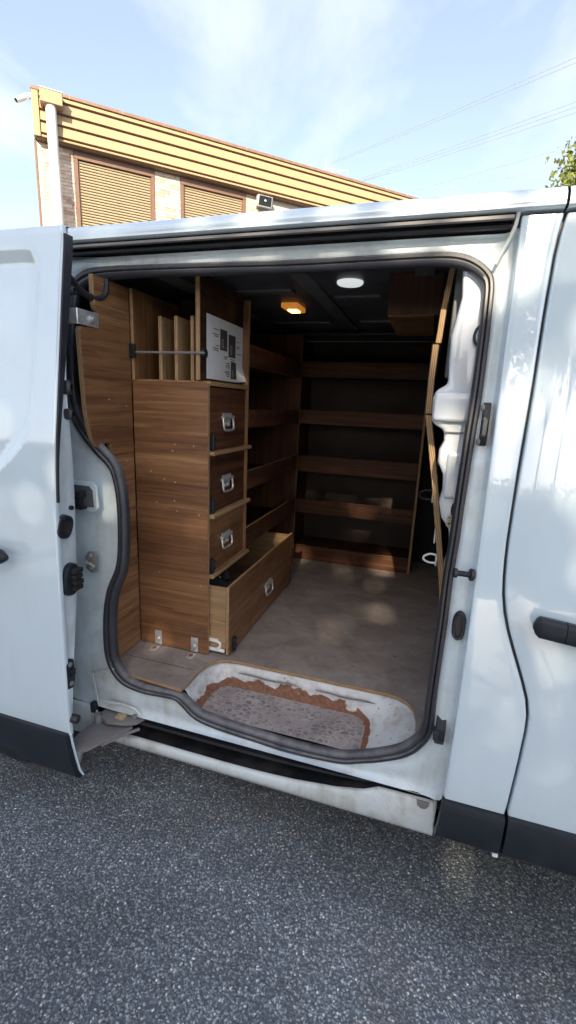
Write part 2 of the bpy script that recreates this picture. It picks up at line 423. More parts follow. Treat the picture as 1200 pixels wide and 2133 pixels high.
# front door
fd = MB().grid(skin_rows(ZR, lambda z: seam(z) + 0.0035, lambda z: 1.32, 14, yof)).build('front_door', MAT['paint'], van, smooth=50)
MB().grid([[(seam(z) + dx_, yof(z) + 0.026, z) for dx_ in (-0.02, 0.0, 0.02)] for z in ZR]).build('door_gasket', MAT['rubber'], van)
# lower black cladding below pillar and front door
def clad(x0f, x1f, z0, z1, yf, n=8, keep=8):
    rows = []
    prof = [(z1, 0.004), (z1 - 0.004, -0.010), (z1 - 0.02, -0.014), ((z0 + z1) / 2, -0.014), (z0 + 0.03, -0.008), (z0 + 0.008, 0.006), (z0, 0.03), (z0 + 0.01, 0.10)]
    for z, o in prof[:keep]:
        a, b = x0f(z), x1f(z); r = [(a + 0.001, yf(z) + o + 0.03, z)]
        r += [(lerp(a, b, i / n), yf(z) + o, z) for i in range(n + 1)]
        r += [(b - 0.001, yf(z) + o + 0.03, z)]
        rows.append(r)
    return MB().grid(rows)
clad(lambda z: PX - 0.012 + (z - 0.31) * 0.06, lambda z: seam(z) - 0.004, 0.305, 0.447, lambda z: 0.0).build('sill_cladding', MAT['plastic'], van)
clad(lambda z: seam(z) + 0.004, lambda z: 1.32, 0.305, 0.450, lambda z: 0.0).build('cladding', MAT['plastic'], fd)
MB().box(0.294, 0.309, 0.012, 0.03, 0.292, 0.304).build('cladding_clip', MAT['white_plastic'], van, 0.002)
# front door handle: long grip plate with a split near its rear end
hm = MB()
def grip(xa, xb, z0, round_start):
    rows = []
    for i in range(11):
        t = i / 10; x = lerp(xa, xb, t); e = min(1.0, (t * 5 + 0.03)) ** 0.4 if round_start else 1.0
        rows.append([(x, -0.020 + 0.016 * abs(math.cos(a)) ** 0.6 * math.copysign(1, math.cos(a)) * e, z0 - 0.10 * (x - 0.287) + 0.026 * abs(math.sin(a)) ** 0.6 * math.copysign(1, math.sin(a)) * e)
                     for a in [2 * math.pi * j / 16 for j in range(16)]])
    hm.grid(rows, closed_v=True).add(rows[0], [list(range(16))]).add(rows[-1], [list(range(16))])
grip(0.284, 0.352, 1.020, True); grip(0.3535, 0.52, 1.020, False)
hm.build('handle', MAT['plastic'], fd)
# front door window (beyond the frame edge)
MB().grid([[(x, yof(z) - 0.003, z) for x in (0.66, 0.9, 1.12, 1.26 - 0.35 * max(0, (z - 1.15) / 0.65))] for z in (1.15, 1.3, 1.5, 1.7, 1.80)]).build('window_pane', MAT['glass'], fd)

# roof
RP = [(0.150, 1.962), (0.122, 1.963), (0.1135, 1.968), (0.112, 1.978), (0.1165, 1.995), (0.130, 2.009), (0.17, 2.021), (0.3, 2.036), (0.6, 2.042), (0.975, 2.048)]
RPF = RP + [(1.95 - y, z) for y, z in RP[::-1][1:]]
XR = [-2.85, -2.8, -2.0, -1.2, -0.6, 0.0, 0.232]
MB().grid([[(x, y, z - (0.05 if i == 0 else 0)) for y, z in RPF] for i, x in enumerate(XR)]).build('roof', MAT['paint'], van, smooth=40)
MB().grid([[(x, y, z + dz) for y, z in RPF] for x, dz in ((0.238, 0), (0.6, -0.002), (0.9, -0.02), (1.05, -0.05))]).build('cab_roof', MAT['paint'], van, smooth=40)
# far side, rear, nose, underside: close the shell
MB().grid([[(x, 1.95 - yo(z), z) for x in (-2.85, -1.0, 0.4, 1.32)] for z in [0.3 + 0.1 * i for i in range(17)] + [1.965]]).build('far_side_panel', MAT['paint'], van)
MB().grid([[(-2.85 + 0.03 * (z > 1.5), y, z) for y in (0.02 + yo(z), 0.97, 1.93 - yo(z))] for z in (0.35, 0.9, 1.4, 1.97)]).build('rear_doors', MAT['paint'], van)
nose = []
for t in range(12):
    x = 1.32 + 0.75 * (t / 11); zt = lerp(1.35, 0.85, (t / 11) ** 1.6); w = 0.97 - 0.25 * (t / 11) ** 2.5
    nose.append([(x, 0.975 - w, 0.35), (x, 0.975 - w, 0.6), (x, 0.975 - w + 0.02, zt - 0.12), (x, 0.975 - w + 0.14, zt), (x, 0.975, zt + 0.05),
                 (x, 0.975 + w - 0.14, zt), (x, 0.975 + w - 0.02, zt - 0.12), (x, 0.975 + w, 0.6), (x, 0.975 + w, 0.35)])
MB().grid(nose).add(nose[-1], [list(range(9))]).build('bonnet', MAT['paint'], van)
MB().grid([[(1.05, y, 1.99 if abs(y - .975) < .8 else 1.90), (1.40, y, 1.37)] for y in (0.14, 0.4, 0.975, 1.55, 1.81)]).build('windscreen', MAT['glass'], van)
MB().box(-2.8, 1.9, 0.16, 1.80, 0.22, 0.30).build('underbody', MAT['black'], van, 0.01)
# rear quarter skin behind the open door
MB().grid([[(x, yo(z), z) for x in (-2.84, -2.3, -1.9, -1.6, -1.25)] for z in [0.66 + 0.1 * i for i in range(13)] + [1.955]]).build('quarter_panel', MAT['paint'], van)
MB().grid([[(x, yo(z), z) for x in (-2.84, -2.4, -1.99)] for z in (0.35, 0.5, 0.665)]).build('rear_corner_panel', MAT['paint'], van)

# door opening: seal line (x, z, radius) and the outer line of the jamb
S = [(-1.163, 1.843, .026), (-1.173, 1.811, .026), (-1.178, 1.703, .025), (-1.17, 1.585, .025), (-1.152, 1.481, .023), (-1.108, 1.402, .022), (-1.044, 1.339, .021), (-0.992, 1.297, .020), (-0.966, 1.253, .019), (-0.946, 1.161, .019), (-0.941, 1.026, .019), (-0.951, 0.939, .021), (-0.984, 0.862, .022), (-1.001, 0.776, .024), (-1.006, 0.663, .026), (-0.997, 0.585, .026), (-0.954, 0.527, .023), (-0.878, 0.508, .019), (-0.804, 0.51, .017), (-0.741, 0.512, .017), (-0.705, 0.491, .02), (-0.659, 0.455, .022), (-0.573, 0.439, .023), (-0.449, 0.431, .023), (-0.331, 0.424, .023), (-0.172, 0.432, .021), (-0.104, 0.454, .020), (-0.04, 0.481, .020), (0.024, 0.518, .021), (0.061, 0.559, .020), (0.083, 0.613, .018), (0.084, 0.736, .015), (0.087, 0.941, .014), (0.087, 1.074, .014), (0.091, 1.183, .014), (0.093, 1.299, .014), (0.097, 1.445, .015), (0.101, 1.554, .015), (0.102, 1.672, .014), (0.101, 1.764, .014), (0.099, 1.815, .014), (0.089, 1.841, .016), (0.06, 1.866, .017), (0.019, 1.882, .018), (-0.046, 1.887, .018), (-0.23, 1.886, .018), (-0.432, 1.885, .018), (-0.654, 1.889, .018), (-0.898, 1.892, .019), (-1.048, 1.89, .022), (-1.117, 1.878, .025)]
B = [None] * len(S)
for i, (x, z, r) in enumerate(S):
    if i <= 14: B[i] = (-1.26, z - 0.02 * max(0, i - 11) - (0.03 if i < 12 else 0), 0.05)
    elif i == 15: B[i] = (-1.26, 0.42, 0.05)
    elif i == 16: B[i] = (-1.08, 0.402, 0.04)
    elif i <= 29: B[i] = (min(x, 0.10) - (0.04 if i == 17 else 0) + (0.035 if i == 29 else 0), 0.402, 0.038)
    elif i == 30: B[i] = (PX + 0.001, 0.45, 0.010)
    elif i <= 40: B[i] = (PX + 0.001, z - (0.03 if i == 31 else 0) + (0.03 if i == 40 else 0), 0.010 + 0.017 * sstep(0.85, 1.25, z))
    elif i == 41: B[i] = (PX + 0.001, 1.93, 0.020)
    else: B[i] = (min(x + (0.06 if i == 42 else 0.03 if i == 43 else 0), 0.13), 1.932, 0.045)
B[0] = (-1.26, 1.86, 0.05); B[50] = (-1.20, 1.932, 0.045)
SUB = 4
Sc = catmull(S, SUB); Bc = catmull([b for b in B], SUB)
SOFF = 0.072
rows = []
TT = [(0.0, 0.0), (0.05, 0.30), (0.14, 0.56), (0.30, 0.62), (0.48, 0.58), (0.62, 0.66), (0.80, 0.88), (1.0, 1.0)]
for t, gt in TT:
    r = []
    for (sx, sz, sr), (bx, bz, bo) in zip(Sc, Bc):
        x = lerp(bx, sx, t); z = lerp(bz, sz, t)
        r.append((x, yo(z) + lerp(bo, SOFF, gt), z))
    rows.append(r)
jamb = MB().grid(rows, closed_v=True).build('door_frame', MAT['jamb'], van, smooth=60)
# inner flange behind the seal
rows = []
for dy_, k in ((SOFF - 0.001, 0.0), (SOFF + 0.012, 0.002), (SOFF + 0.022, 0.006)):
    r = []
    for i, (sx, sz, sr) in enumerate(Sc):
        cx, cz = -0.5, 1.15; d = Vector((sx - cx, sz - cz)).normalized()
        r.append((sx + d.x * k, yo(sz) + dy_, sz + d.y * k))
    rows.append(r)
MB().grid(rows, closed_v=True).build('inner_flange', MAT['innerwall'], van, smooth=60)
# two-lobed rubber seal swept round the opening
prof = [(1.00, 0.2), (0.86, -0.55), (0.55, -0.95), (0.18, -0.95), (0.0, -0.55), (-0.18, -0.85), (-0.55, -0.85), (-0.9, -0.45), (-1.0, 0.2), (-0.8, 0.9), (0, 1.05), (0.8, 0.9)]
rows = []; k = len(Sc)
for i in range(k):
    a, c = Sc[(i - 1) % k], Sc[(i + 1) % k]
    t = Vector((c[0] - a[0], c[1] - a[1])).normalized(); nv = Vector((-t.y, t.x))    # loop runs so that nv points inwards
    x, z, r = Sc[i]
    rows.append([(x - nv.x * p * r, yo(z) + SOFF - 0.004 + q * 0.017, z - nv.y * p * r) for p, q in prof])
MB().grid(rows, True, True).build('door_seal', MAT['doorseal'], van, smooth=50)
# header: black upper track under the roof edge
def hx(prof_, x0, x1, name, mat, parent=van, sm=40):
    return MB().grid([[(x, y, z) for y, z in prof_] for x in (x0, (x0 + x1) / 2, x1)]).build(name, mat, parent, smooth=sm)
ut = hx([(0.122, 1.9605), (0.175, 1.959), (0.178, 1.9335), (0.166, 1.932)], -1.3, 0.133, 'upper_track', MAT['track'])
hx([(0.126, 1.9585), (0.121, 1.957), (0.121, 1.950), (0.128, 1.948), (0.128, 1.9585)], -1.3, 0.131, 'track_lip', MAT['dullsteel'], ut, 30)
hx([(0.150, 1.947), (0.146, 1.945), (0.146, 1.938), (0.152, 1.936)], -1.3, 0.131, 'track_rail', MAT['plastic'], ut, 30)
MB().tube([(0.139, 0.128, 1.965), (0.137, 0.131, 1.94), (0.130, 0.14, 1.915), (0.118, 0.15, 1.89), (0.106, 0.155, 1.862)], 0.0045, 8).build('sealant_bead', MAT['sillp'], van)
# sill with the lower track
def zb(x): return interp(x, [-1.3, -0.5, -0.326, -0.166, -0.08, -0.035, 0.12], [0.304, 0.304, 0.312, 0.332, 0.352, 0.376, 0.380])
XS = [-1.29, -1.1, -0.9, -0.7, -0.55, -0.45, -0.38, -0.3, -0.22, -0.166, -0.12, -0.08, -0.055, -0.035, 0.0, 0.05, 0.125]
MB().grid([[(x, 0.0465, 0.4015), (x, 0.13, 0.4005), (x, 0.13, zb(x) + 0.002), (x, 0.0605, zb(x) + 0.001)] for x in XS]).build('lower_track', MAT['track'], van, smooth=30)
MB().grid([[(x, 0.066, lerp(zb(x), 0.4, 0.52)), (x, 0.060, lerp(zb(x), 0.4, 0.58)), (x, 0.060, lerp(zb(x), 0.4, 0.70)), (x, 0.085, lerp(zb(x), 0.4, 0.72)), (x, 0.085, lerp(zb(x), 0.4, 0.5)), (x, 0.066, lerp(zb(x), 0.4, 0.52))] for x in XS[:13]]).build('track_strip', MAT['rubber'], van, smooth=30)
MB().grid([[(x, 0.0602, zb(x)), (x, 0.052, zb(x) - 0.001), (x, 0.047, zb(x) - 0.008), (x, 0.046, lerp(zb(x), 0.25, 0.5)), (x, 0.0505, 0.268), (x, 0.058, 0.254), (x, 0.075, 0.249), (x, 0.30, 0.247)] for x in XS + [0.136]]).build('sill', MAT['sillp'], van, smooth=60)
MB().prism([(0.042, 0.275), (0.036, 0.40), (0.13, 0.40), (0.13, 0.275)], 0, 0.126, 0.1345).build('sill_end', MAT['sillp'], van, 0.004)
MB().prism([(0.078, 0.379), (0.081, 0.362), (0.092, 0.353), (0.106, 0.355), (0.114, 0.366), (0.116, 0.379)], 1, 0.0445, 0.05).build('drain_cup', MAT['dullsteel'], van, 0.002)
MB().prism([(-1.30, 0.29), (-1.05, 0.29), (-1.045, 0.36), (-1.06, 0.41), (-1.30, 0.41)], 1, 0.026, 0.044).build('rear_sill_cover', MAT['sillp'], van, 0.008, 3)
# wheel
wh = MB().disc_lathe((-1.50, 0.05, 0.33), (0, 1, 0), [(0.20, 0.0), (0.27, -0.008), (0.305, 0.004), (0.325, 0.025), (0.33, 0.06), (0.33, 0.15), (0.325, 0.185), (0.30, 0.205), (0.20, 0.21)], 48).build('wheel', MAT['rubber'], van)
MB().disc_lathe((-1.50, 0.05, 0.33), (0, 1, 0), [(0.0, 0.03), (0.05, 0.025), (0.07, 0.045), (0.16, 0.05), (0.18, 0.015), (0.20, 0.003), (0.205, 0.02)], 32).build('rim', MAT['dullsteel'], wh)
for fx in (1.50,):
    w2 = MB().disc_lathe((fx, 0.05, 0.33), (0, 1, 0), [(0.20, 0.0), (0.27, -0.008), (0.305, 0.004), (0.325, 0.025), (0.33, 0.06), (0.33, 0.15), (0.325, 0.185), (0.30, 0.205), (0.20, 0.21)], 48).build('wheel', MAT['rubber'], van)
    MB().disc_lathe((fx, 0.05, 0.33), (0, 1, 0), [(0.0, 0.03), (0.05, 0.025), (0.07, 0.045), (0.16, 0.05), (0.18, 0.015), (0.20, 0.003), (0.205, 0.02)], 32).build('rim', MAT['dullsteel'], w2)

# ------------------------------------------------------------------ load space
CUT = [(-0.722, 0.062), (-0.716, 0.10), (-0.716, 0.181), (-0.705, 0.232), (-0.685, 0.266), (-0.655, 0.284), (-0.61, 0.291), (-0.409, 0.293), (-0.228, 0.293), (-0.057, 0.294), (-0.01, 0.288), (0.024, 0.268), (0.045, 0.238), (0.054, 0.191), (0.056, 0.10)]
out = [(-1.30, 1.78), (-1.30, 0.25), (-1.04, 0.09), (-0.907, 0.074)] + CUT + [(0.075, 0.10), (0.16, 0.25), (0.16, 1.78)]
fl = MB().prism(out, 2, 0.533, 0.545).build('load_floor', [MAT['floor'], EDGE[2]], van, 0, 1, 0)
for p in fl.data.polygons:
    if abs(p.normal.z) < 0.5: p.material_index = 1
# joint line and second sheet on the left
MB().box(-1.03, -0.738, 0.178, 0.1795, 0.5446, 0.5456).build('floor_joint', MAT['black'], van)
# step well
def step_mat():
    m, n, b = nt('rusty_step'); t = N(n, 'ShaderNodeTexCoord'); v = t.outputs['Object']
    at = N(n, 'ShaderNodeAttribute', attribute_name='wear'); w = at.outputs['Fac']      # 0 on the rim, 1 on the tread
    nz = noise(n, v, 13, 2.5, 0.5, 0.3); nz2 = noise(n, v, 70, 5, 0.6)
    wn_ = math_(n, 'ADD', w, math_(n, 'MULTIPLY', math_(n, 'SUBTRACT', nz, 0.5), 1.0))
    isrust = ramp(n, wn_, (0.60, G(0)), (0.63, G(1)))
    istread = ramp(n, math_(n, 'ADD', w, math_(n, 'MULTIPLY', math_(n, 'SUBTRACT', nz, 0.5), 0.04)), (0.97, G(0)), (0.985, G(1)))
    white = mix(n, ramp(n, noise(n, v, 16, 8, 0.7), (0.5, G(0)), (0.72, G(0.85))), (0.60, 0.63, 0.64), (0.31, 0.26, 0.22))
    white = mix(n, ramp(n, nz2, (0.66, G(0)), (0.69, G(1))), white, (0.14, 0.07, 0.04))
    rust = ramp(n, nz2, (0.3, (0.135, 0.058, 0.034)), (0.7, (0.26, 0.125, 0.072)))
    vo = N(n, 'ShaderNodeTexVoronoi', feature='F1'); vo.inputs['Scale'].default_value = 1.0
    ve = N(n, 'ShaderNodeTexVoronoi', feature='DISTANCE_TO_EDGE'); ve.inputs['Scale'].default_value = 1.0; ve.inputs['Randomness'].default_value = 0.6
    wv = N(n, 'ShaderNodeVectorMath', operation='ADD'); sc = N(n, 'ShaderNodeVectorMath', operation='SCALE'); sc.inputs['Scale'].default_value = 0.9
    nn = N(n, 'ShaderNodeTexNoise'); nn.inputs['Scale'].default_value = 30; n.links.new(v, nn.inputs['Vector'])
    n.links.new(nn.outputs['Color'], sc.inputs[0])
    mp = N(n, 'ShaderNodeMapping'); mp.inputs['Scale'].default_value = (42, 60, 1); n.links.new(v, mp.inputs[0])
    n.links.new(mp.outputs[0], wv.inputs[0]); n.links.new(sc.outputs[0], wv.inputs[1]); n.links.new(wv.outputs[0], vo.inputs['Vector']); n.links.new(wv.outputs[0], ve.inputs['Vector'])
    vo.inputs['Randomness'].default_value = 0.6
    stud = ramp(n, ve.outputs['Distance'], (0.07, G(0)), (0.15, G(1)))
    spc = N(n, 'ShaderNodeSeparateColor'); n.links.new(vo.outputs['Color'], spc.inputs[0])
    stud = math_(n, 'MULTIPLY', stud, ramp(n, math_(n, 'ADD', math_(n, 'MULTIPLY', spc.outputs[0], 0.45), noise(n, v, 9, 4)), (0.45, G(0.05)), (0.95, G(1))))
    tr = mix(n, stud, ramp(n, noise(n, v, 11, 7, 0.65), (0.35, (0.285, 0.245, 0.232)), (0.7, (0.42, 0.385, 0.37))), (0.175, 0.165, 0.168))
    halo = math_(n, 'MULTIPLY', ramp(n, wn_, (0.15, G(0)), (0.62, G(1))), ramp(n, noise(n, v, 34, 6, 0.7), (0.4, G(0)), (0.7, G(0.75))))
    white = mix(n, halo, white, (0.30, 0.20, 0.14))
    c = mix(n, isrust, white, rust); c = mix(n, istread, c, tr)
    n.links.new(c, b.inputs['Base Color'])
    r = mix(n, isrust, (0.35, 0.35, 0.35), (0.8, 0.8, 0.8)); n.links.new(r, b.inputs['Roughness'])
    h = math_(n, 'MULTIPLY', stud, istread); bump(n, b, math_(n, 'ADD', h, math_(n, 'MULTIPLY', nz2, 0.2)), 0.5, 0.003)
    return m
def rr_sd(x, y, x0, x1, y0, y1, r):
    cx, cy = (x0 + x1) / 2, (y0 + y1) / 2; qx = abs(x - cx) - (x1 - x0) / 2 + r; qy = abs(y - cy) - (y1 - y0) / 2 + r
    return math.hypot(max(qx, 0), max(qy, 0)) + min(max(qx, qy), 0) - r
rows = []; wear = []
NX, NY = 90, 34
for j in range(NY + 1):
    r = []
    for i in range(NX + 1):
        x = lerp(-0.74, 0.075, i / NX); y = lerp(0.085, 0.315, j / NY)
        o_ = -rr_sd(x, y, -0.725, 0.062, -0.3, 0.300, 0.085)                 # distance inside the cut-out
        dt_ = rr_sd(x, y, -0.668, -0.105, -0.3, 0.262, 0.05)
        w_ = 1.0 if dt_ < 0 else max(0.0, 0.96 - dt_ / 0.048)
        z = lerp(0.452, 0.531, sstep(0, 1, max(dt_, 0) / (max(dt_, 0) + max(o_, 0) + 1e-6)))
        if o_ < 0: z = 0.531
        # pressed stiffening beads along the riser
        r.append((x, y, z)); wear.append(w_)
    rows.append(r)
st = MB().grid(rows).build('step_well', step_mat(), van, smooth=60)
at = st.data.attributes.new('wear', 'FLOAT', 'POINT')
for i, w_ in enumerate(wear): at.data[i].value = w_
for (xa, ya, za, xb, yb, zb_) in [(-0.60, 0.287, 0.517, -0.36, 0.287, 0.516), (-0.30, 0.287, 0.516, -0.08, 0.287, 0.516)]:
    MB().tube([(lerp(xa, xb, t), ya - 0.012, 0.506 + 0.002 * math.sin(9 * t)) for t in [i / 8 for i in range(9)]], [0.001] + [0.0035] * 7 + [0.001], 6).build('scratch_bead', MAT['dullsteel'], st)
# ceiling, ribs, inner side walls
MB().box(-2.8, 0.2, 0.24, 1.74, 1.935, 1.945).build('ceiling_lining', MAT['roofin'], van)
for (x0, x1) in ((-0.98, -0.90), (-0.50, -0.44), (-0.10, -0.04)):
    MB().box(x0, x1, 0.25, 1.70, 1.922, 1.9345).build('roof_bow', MAT['innerwall'], van, 0.005)
for (x0, x1, y0, y1) in ((-0.86, -0.56, 0.62, 0.68), (-0.42, -0.24, 0.75, 0.80), (-0.40, -0.12, 1.28, 1.33), (-0.86, -0.56, 1.30, 1.35)):
    MB().box(x0, x1, y0, y1, 1.926, 1.9345).build('lining_ridge', MAT['innerwall'], van, 0.003)
MB().tube([(-1.05, 1.5, 1.905), (-0.8, 1.5, 1.907), (-0.55, 1.505, 1.903), (-0.2, 1.5, 1.907)], 0.011, 8).build('cable_loom', MAT['plastic'], van)
MB().grid([[(x, y, z) for x in (-2.8, 0.2)] for y, z in ((1.80, 0.5), (1.80, 1.4), (1.77, 1.8), (1.73, 1.95))]).build('inner_side_lining', MAT['black'], van)  # black stands for the unlit depth behind the racks, shade in the colour
MB().grid([[(x, y, z) for x in (-2.78, -1.2)] for y, z in ((0.12, 0.5), (0.12, 1.4), (0.20, 1.8), (0.26, 1.95))]).build('rear_side_lining', MAT['black'], van)  # same near-black, interior shade painted into the lining
MB().grid([[(x, y, 1.90 - 0.012 * (i == 1)) for x in (-1.2, 0.2)] for i, y in enumerate((0.19, 0.215, 0.25))]).build('header_lining', MAT['innerwall'], van)
# lamps in the ceiling
AMBER = plain('amber_lens', (0.70, 0.26, 0.05), 0.25)
_b = AMBER.node_tree.nodes['Principled BSDF']; _b.inputs['Emission Color'].default_value = (1.0, 0.36, 0.06, 1); _b.inputs['Emission Strength'].default_value = 0.10
il = MB().prism([(-0.675, 0.845), (-0.600, 0.845), (-0.600, 0.98), (-0.675, 0.98)], 2, 1.914, 1.9345).build('interior_light', AMBER, van, 0.006)
m, n_, b = nt('lamp_filament'); b.inputs['Emission Color'].default_value = (1, 0.55, 0.16, 1); b.inputs['Emission Strength'].default_value = 2.0
b.inputs['Base Color'].default_value = (1, 0.6, 0.25, 1)
MB().box(-0.658, -0.615, 0.89, 0.95, 1.9095, 1.9138).build('bulb', m, il, 0.002)
LED = plain('led_diffuser', (0.80, 0.82, 0.82), 0.4, 0, 0.03)
_b = LED.node_tree.nodes['Principled BSDF']; _b.inputs['Emission Color'].default_value = (0.92, 1, 0.98, 1); _b.inputs['Emission Strength'].default_value = 0.16
MB().disc_lathe((-0.325, 0.557, 1.9345), (0, 0, -1), [(0.046, 0), (0.046, 0.006), (0.041, 0.010), (0.036, 0.011), (0.0, 0.013)], 32).build('round_lamp', LED, van)
# white inner pillar with its pressed waves
pil = [(0.030, 1.90), (0.040, 1.80), (0.024, 1.704), (0.026, 1.64), (0.031, 1.581), (0.002, 1.565), (-0.004, 1.545), (-0.002, 1.485), (0.006, 1.472), (0.034, 1.459), (0.038, 1.43), (0.028, 1.405), (0.028, 1.37), (0.046, 1.335), (0.050, 1.29), (0.044, 1.255), (0.055, 1.21), (0.080, 1.18), (0.088, 1.12), (0.080, 1.06), (0.10, 1.0), (0.10, 0.6), (0.19, 0.6), (0.19, 1.90)]
pl = MB()
pl.prism(pil, 1, 0.190, 0.262)
ipl = pl.build('inner_pillar', MAT['inpaint'], van, 0.016, 4, 60)
MB().box(0.000, 0.12, 0.168, 0.20, 1.482, 1.560).build('pressed_bulge', MAT['inpaint'], ipl, 0.014, 4)
MB().box(0.036, 0.12, 0.183, 0.195, 1.452, 1.4555).build('seam', MAT['innerwall'], ipl)
MB().box(0.052, 0.12, 0.176, 0.20, 1.27, 1.40).build('pressed_bulge', MAT['inpaint'], ipl, 0.011, 4)
MB().box(0.02, 0.115, 0.265, 0.34, 1.60, 1.92).build('headliner_trim', MAT['innerwall'], van, 0.012)
# black rings on the pillar, one with a rope tied to it
for i, z in enumerate((1.70, 1.243)):
    rg = MB().tube([(0.094 + 0.014 * math.cos(a), 0.168, z + 0.024 * math.sin(a)) for a in [2 * math.pi * k_ / 18 for k_ in range(18)]], 0.0035, 6, True).build('lashing_ring', MAT['plastic'], van)
    if i: MB().tube([(0.080 + 0.008 * math.cos(a), 0.166 + 0.008 * math.sin(a), z - 0.018 - 0.0022 * k_) for k_, a in enumerate([0.8 * q for q in range(16)])], 0.004, 6).build('rope_knot', MAT['rope'], rg)

# ------------------------------------------------------------------ jamb fittings, right side
stk = MB().prism([(0.098, 1.43), (0.112, 1.425), (0.112, 1.535), (0.100, 1.535), (0.092, 1.505), (0.090, 1.455)], 0, 0.118, 0.136).build('upper_striker', MAT['plastic'], van, 0.003)
MB().tube([(0.124, 0.09, 1.455), (0.124, 0.070, 1.458), (0.124, 0.068, 1.492), (0.124, 0.09, 1.495)], 0.005, 8).build('striker_loop', MAT['dullsteel'], stk)
for z in (1.438, 1.522): MB().disc_lathe((0.118, 0.096, z), (-1, -0.4, 0), [(0.008, 0), (0.008, 0.004), (0.005, 0.006), (0, 0.006)], 10).build('bolt', MAT['dullsteel'], stk)
pg = MB().cyl((0.142, 0.035, 1.106), (0.098, 0.028, 1.108), 0.0075, 12).build('guide_pin', MAT['plastic'], van)
MB().cyl((0.143, 0.036, 1.106), (0.134, 0.034, 1.1065), 0.016, 16).build('collar', MAT['rubber'], pg, 0.003)
MB().cyl((0.104, 0.029, 1.1075), (0.094, 0.0275, 1.108), 0.0125, 16).build('head', MAT['rubber'], pg, 0.003)
def oval(cx, cz, rx, rz, y, n=24): return [(cx + rx * math.cos(2 * math.pi * k_ / n), y, cz + rz * (abs(math.sin(2 * math.pi * k_ / n)) ** 0.7) * math.copysign(1, math.sin(2 * math.pi * k_ / n))) for k_ in range(n)]
soc = MB().grid([oval(0.128, 0.955, 0.017, 0.040, 0.066), oval(0.127, 0.955, 0.0175, 0.041, 0.045), oval(0.126, 0.955, 0.014, 0.037, 0.036), oval(0.126, 0.955, 0.009, 0.030, 0.037), oval(0.127, 0.955, 0.008, 0.028, 0.044)], closed_v=True).add(oval(0.127, 0.955, 0.0095, 0.031, 0.043), [list(range(24))]).build('pin_socket', MAT['rubber'], van)
lc = MB().prism([(0.045, 0.585), (0.075, 0.58), (0.08, 0.665), (0.052, 0.672), (0.03, 0.645), (0.028, 0.61)], 0, 0.104, 0.130).build('lower_catch', MAT['plastic'], van, 0.004)
MB().box(0.098, 0.112, 0.020, 0.045, 0.612, 0.642).build('catch_tongue', MAT['rubber'], lc, 0.003)
# left side of the opening
pk = MB().prism([(-1.16, 1.236), (-1.035, 1.236), (-1.022, 1.222), (-1.016, 1.15), (-1.03, 1.135), (-1.16, 1.128)], 1, 0.056, 0.066).build('hinge_pocket_rim', MAT['jamb'], van, 0.006)
MB().prism([(-1.16, 1.222), (-1.047, 1.222), (-1.034, 1.208), (-1.032, 1.152), (-1.16, 1.144)], 1, 0.054, 0.0565).build('hinge_pocket', MAT['innerwall'], pk, 0.002)
MB().box(-1.16, -1.052, 0.02, 0.046, 1.188, 1.208).build('hinge_arm', MAT['plastic'], pk, 0.003)
MB().box(-1.16, -1.064, 0.03, 0.046, 1.16, 1.186).build('hinge_roller', MAT['black'], pk, 0.003)
MB().box(-1.16, -1.050, 0.022, 0.046, 1.147, 1.158).build('hinge_arm', MAT['plastic'], pk, 0.003)
sp_ = MB().prism([(-1.066, 0.94), (-1.045, 0.925), (-1.022, 0.932), (-1.018, 0.99), (-1.03, 1.003), (-1.055, 1.0), (-1.068, 0.98)], 1, 0.040, 0.048).build('striker_plate', MAT['dullsteel'], van, 0.002)
MB().tube([(-1.062, 0.04, 0.967), (-1.06, 0.024, 0.968), (-1.03, 0.022, 0.966), (-1.026, 0.03, 0.955), (-1.036, 0.04, 0.952)], 0.005, 8).build('striker_loop', MAT['steel'], sp_)
for z in (0.945, 0.988): MB().disc_lathe((-1.043, 0.04, z), (0, -1, 0), [(0.006, 0), (0.006, 0.003), (0.0, 0.004)], 10).build('bolt', MAT['steel'], sp_)
MB().tube([(-0.985, 0.056, 0.566), (-1.03, 0.052, 0.548), (-1.075, 0.048, 0.536), (-1.062, 0.046, 0.47), (-1.052, 0.045, 0.405)], 0.003, 6).build('sealant_bead', MAT['sillp'], van)
MB().tube([(-1.02, 0.046, 0.43), (-0.95, 0.046, 0.437), (-0.90, 0.047, 0.43), (-0.875, 0.047, 0.41)], 0.0045, 6).build('pressed_bead', MAT['sillp'], van)
MB().box(-1.075, -1.055, 0.025, 0.045, 0.385, 0.425).build('buffer_block', MAT['plastic'], van, 0.004)

# ------------------------------------------------------------------ sliding door (open, standing off the body)
DZ = [0.30, 0.45, 0.56, 0.9, 1.2, 1.34, 1.54, 1.84, 1.95]; DYv = [-0.128, -0.145, -0.144, -0.14, -0.131, -0.122, -0.092, -0.048, -0.030]
def yd(z): return sinterp(z, DZ, DYv)
DX = -1.009
zs = [0.435 + (1.952 - 0.435) * i / 75 for i in range(76)]
xs = [DX - 0.004 - 1.19 * (i / 90) ** 1.5 for i in range(91)]
def recess(x, z):
    # pressed field: right edge near x=-1.09, sloping lower edge
    k_ = (z - 1.30) + (x + 1.16) * -0.55
    d1 = -1.082 - 0.04 * (1.85 - z) - x; d2 = 1.893 - z; d3 = z - (1.215 + (x + 1.30) * 0.95 if x > -1.42 else 1.10)
    r = 0.07
    def smin(a, b_): 
        h = max(0, min(1, 0.5 + 0.5 * (b_ - a) / r)); return lerp(b_, a, h) - r * h * (1 - h)
    return smin(smin(d1, d2), d3)
rows = []
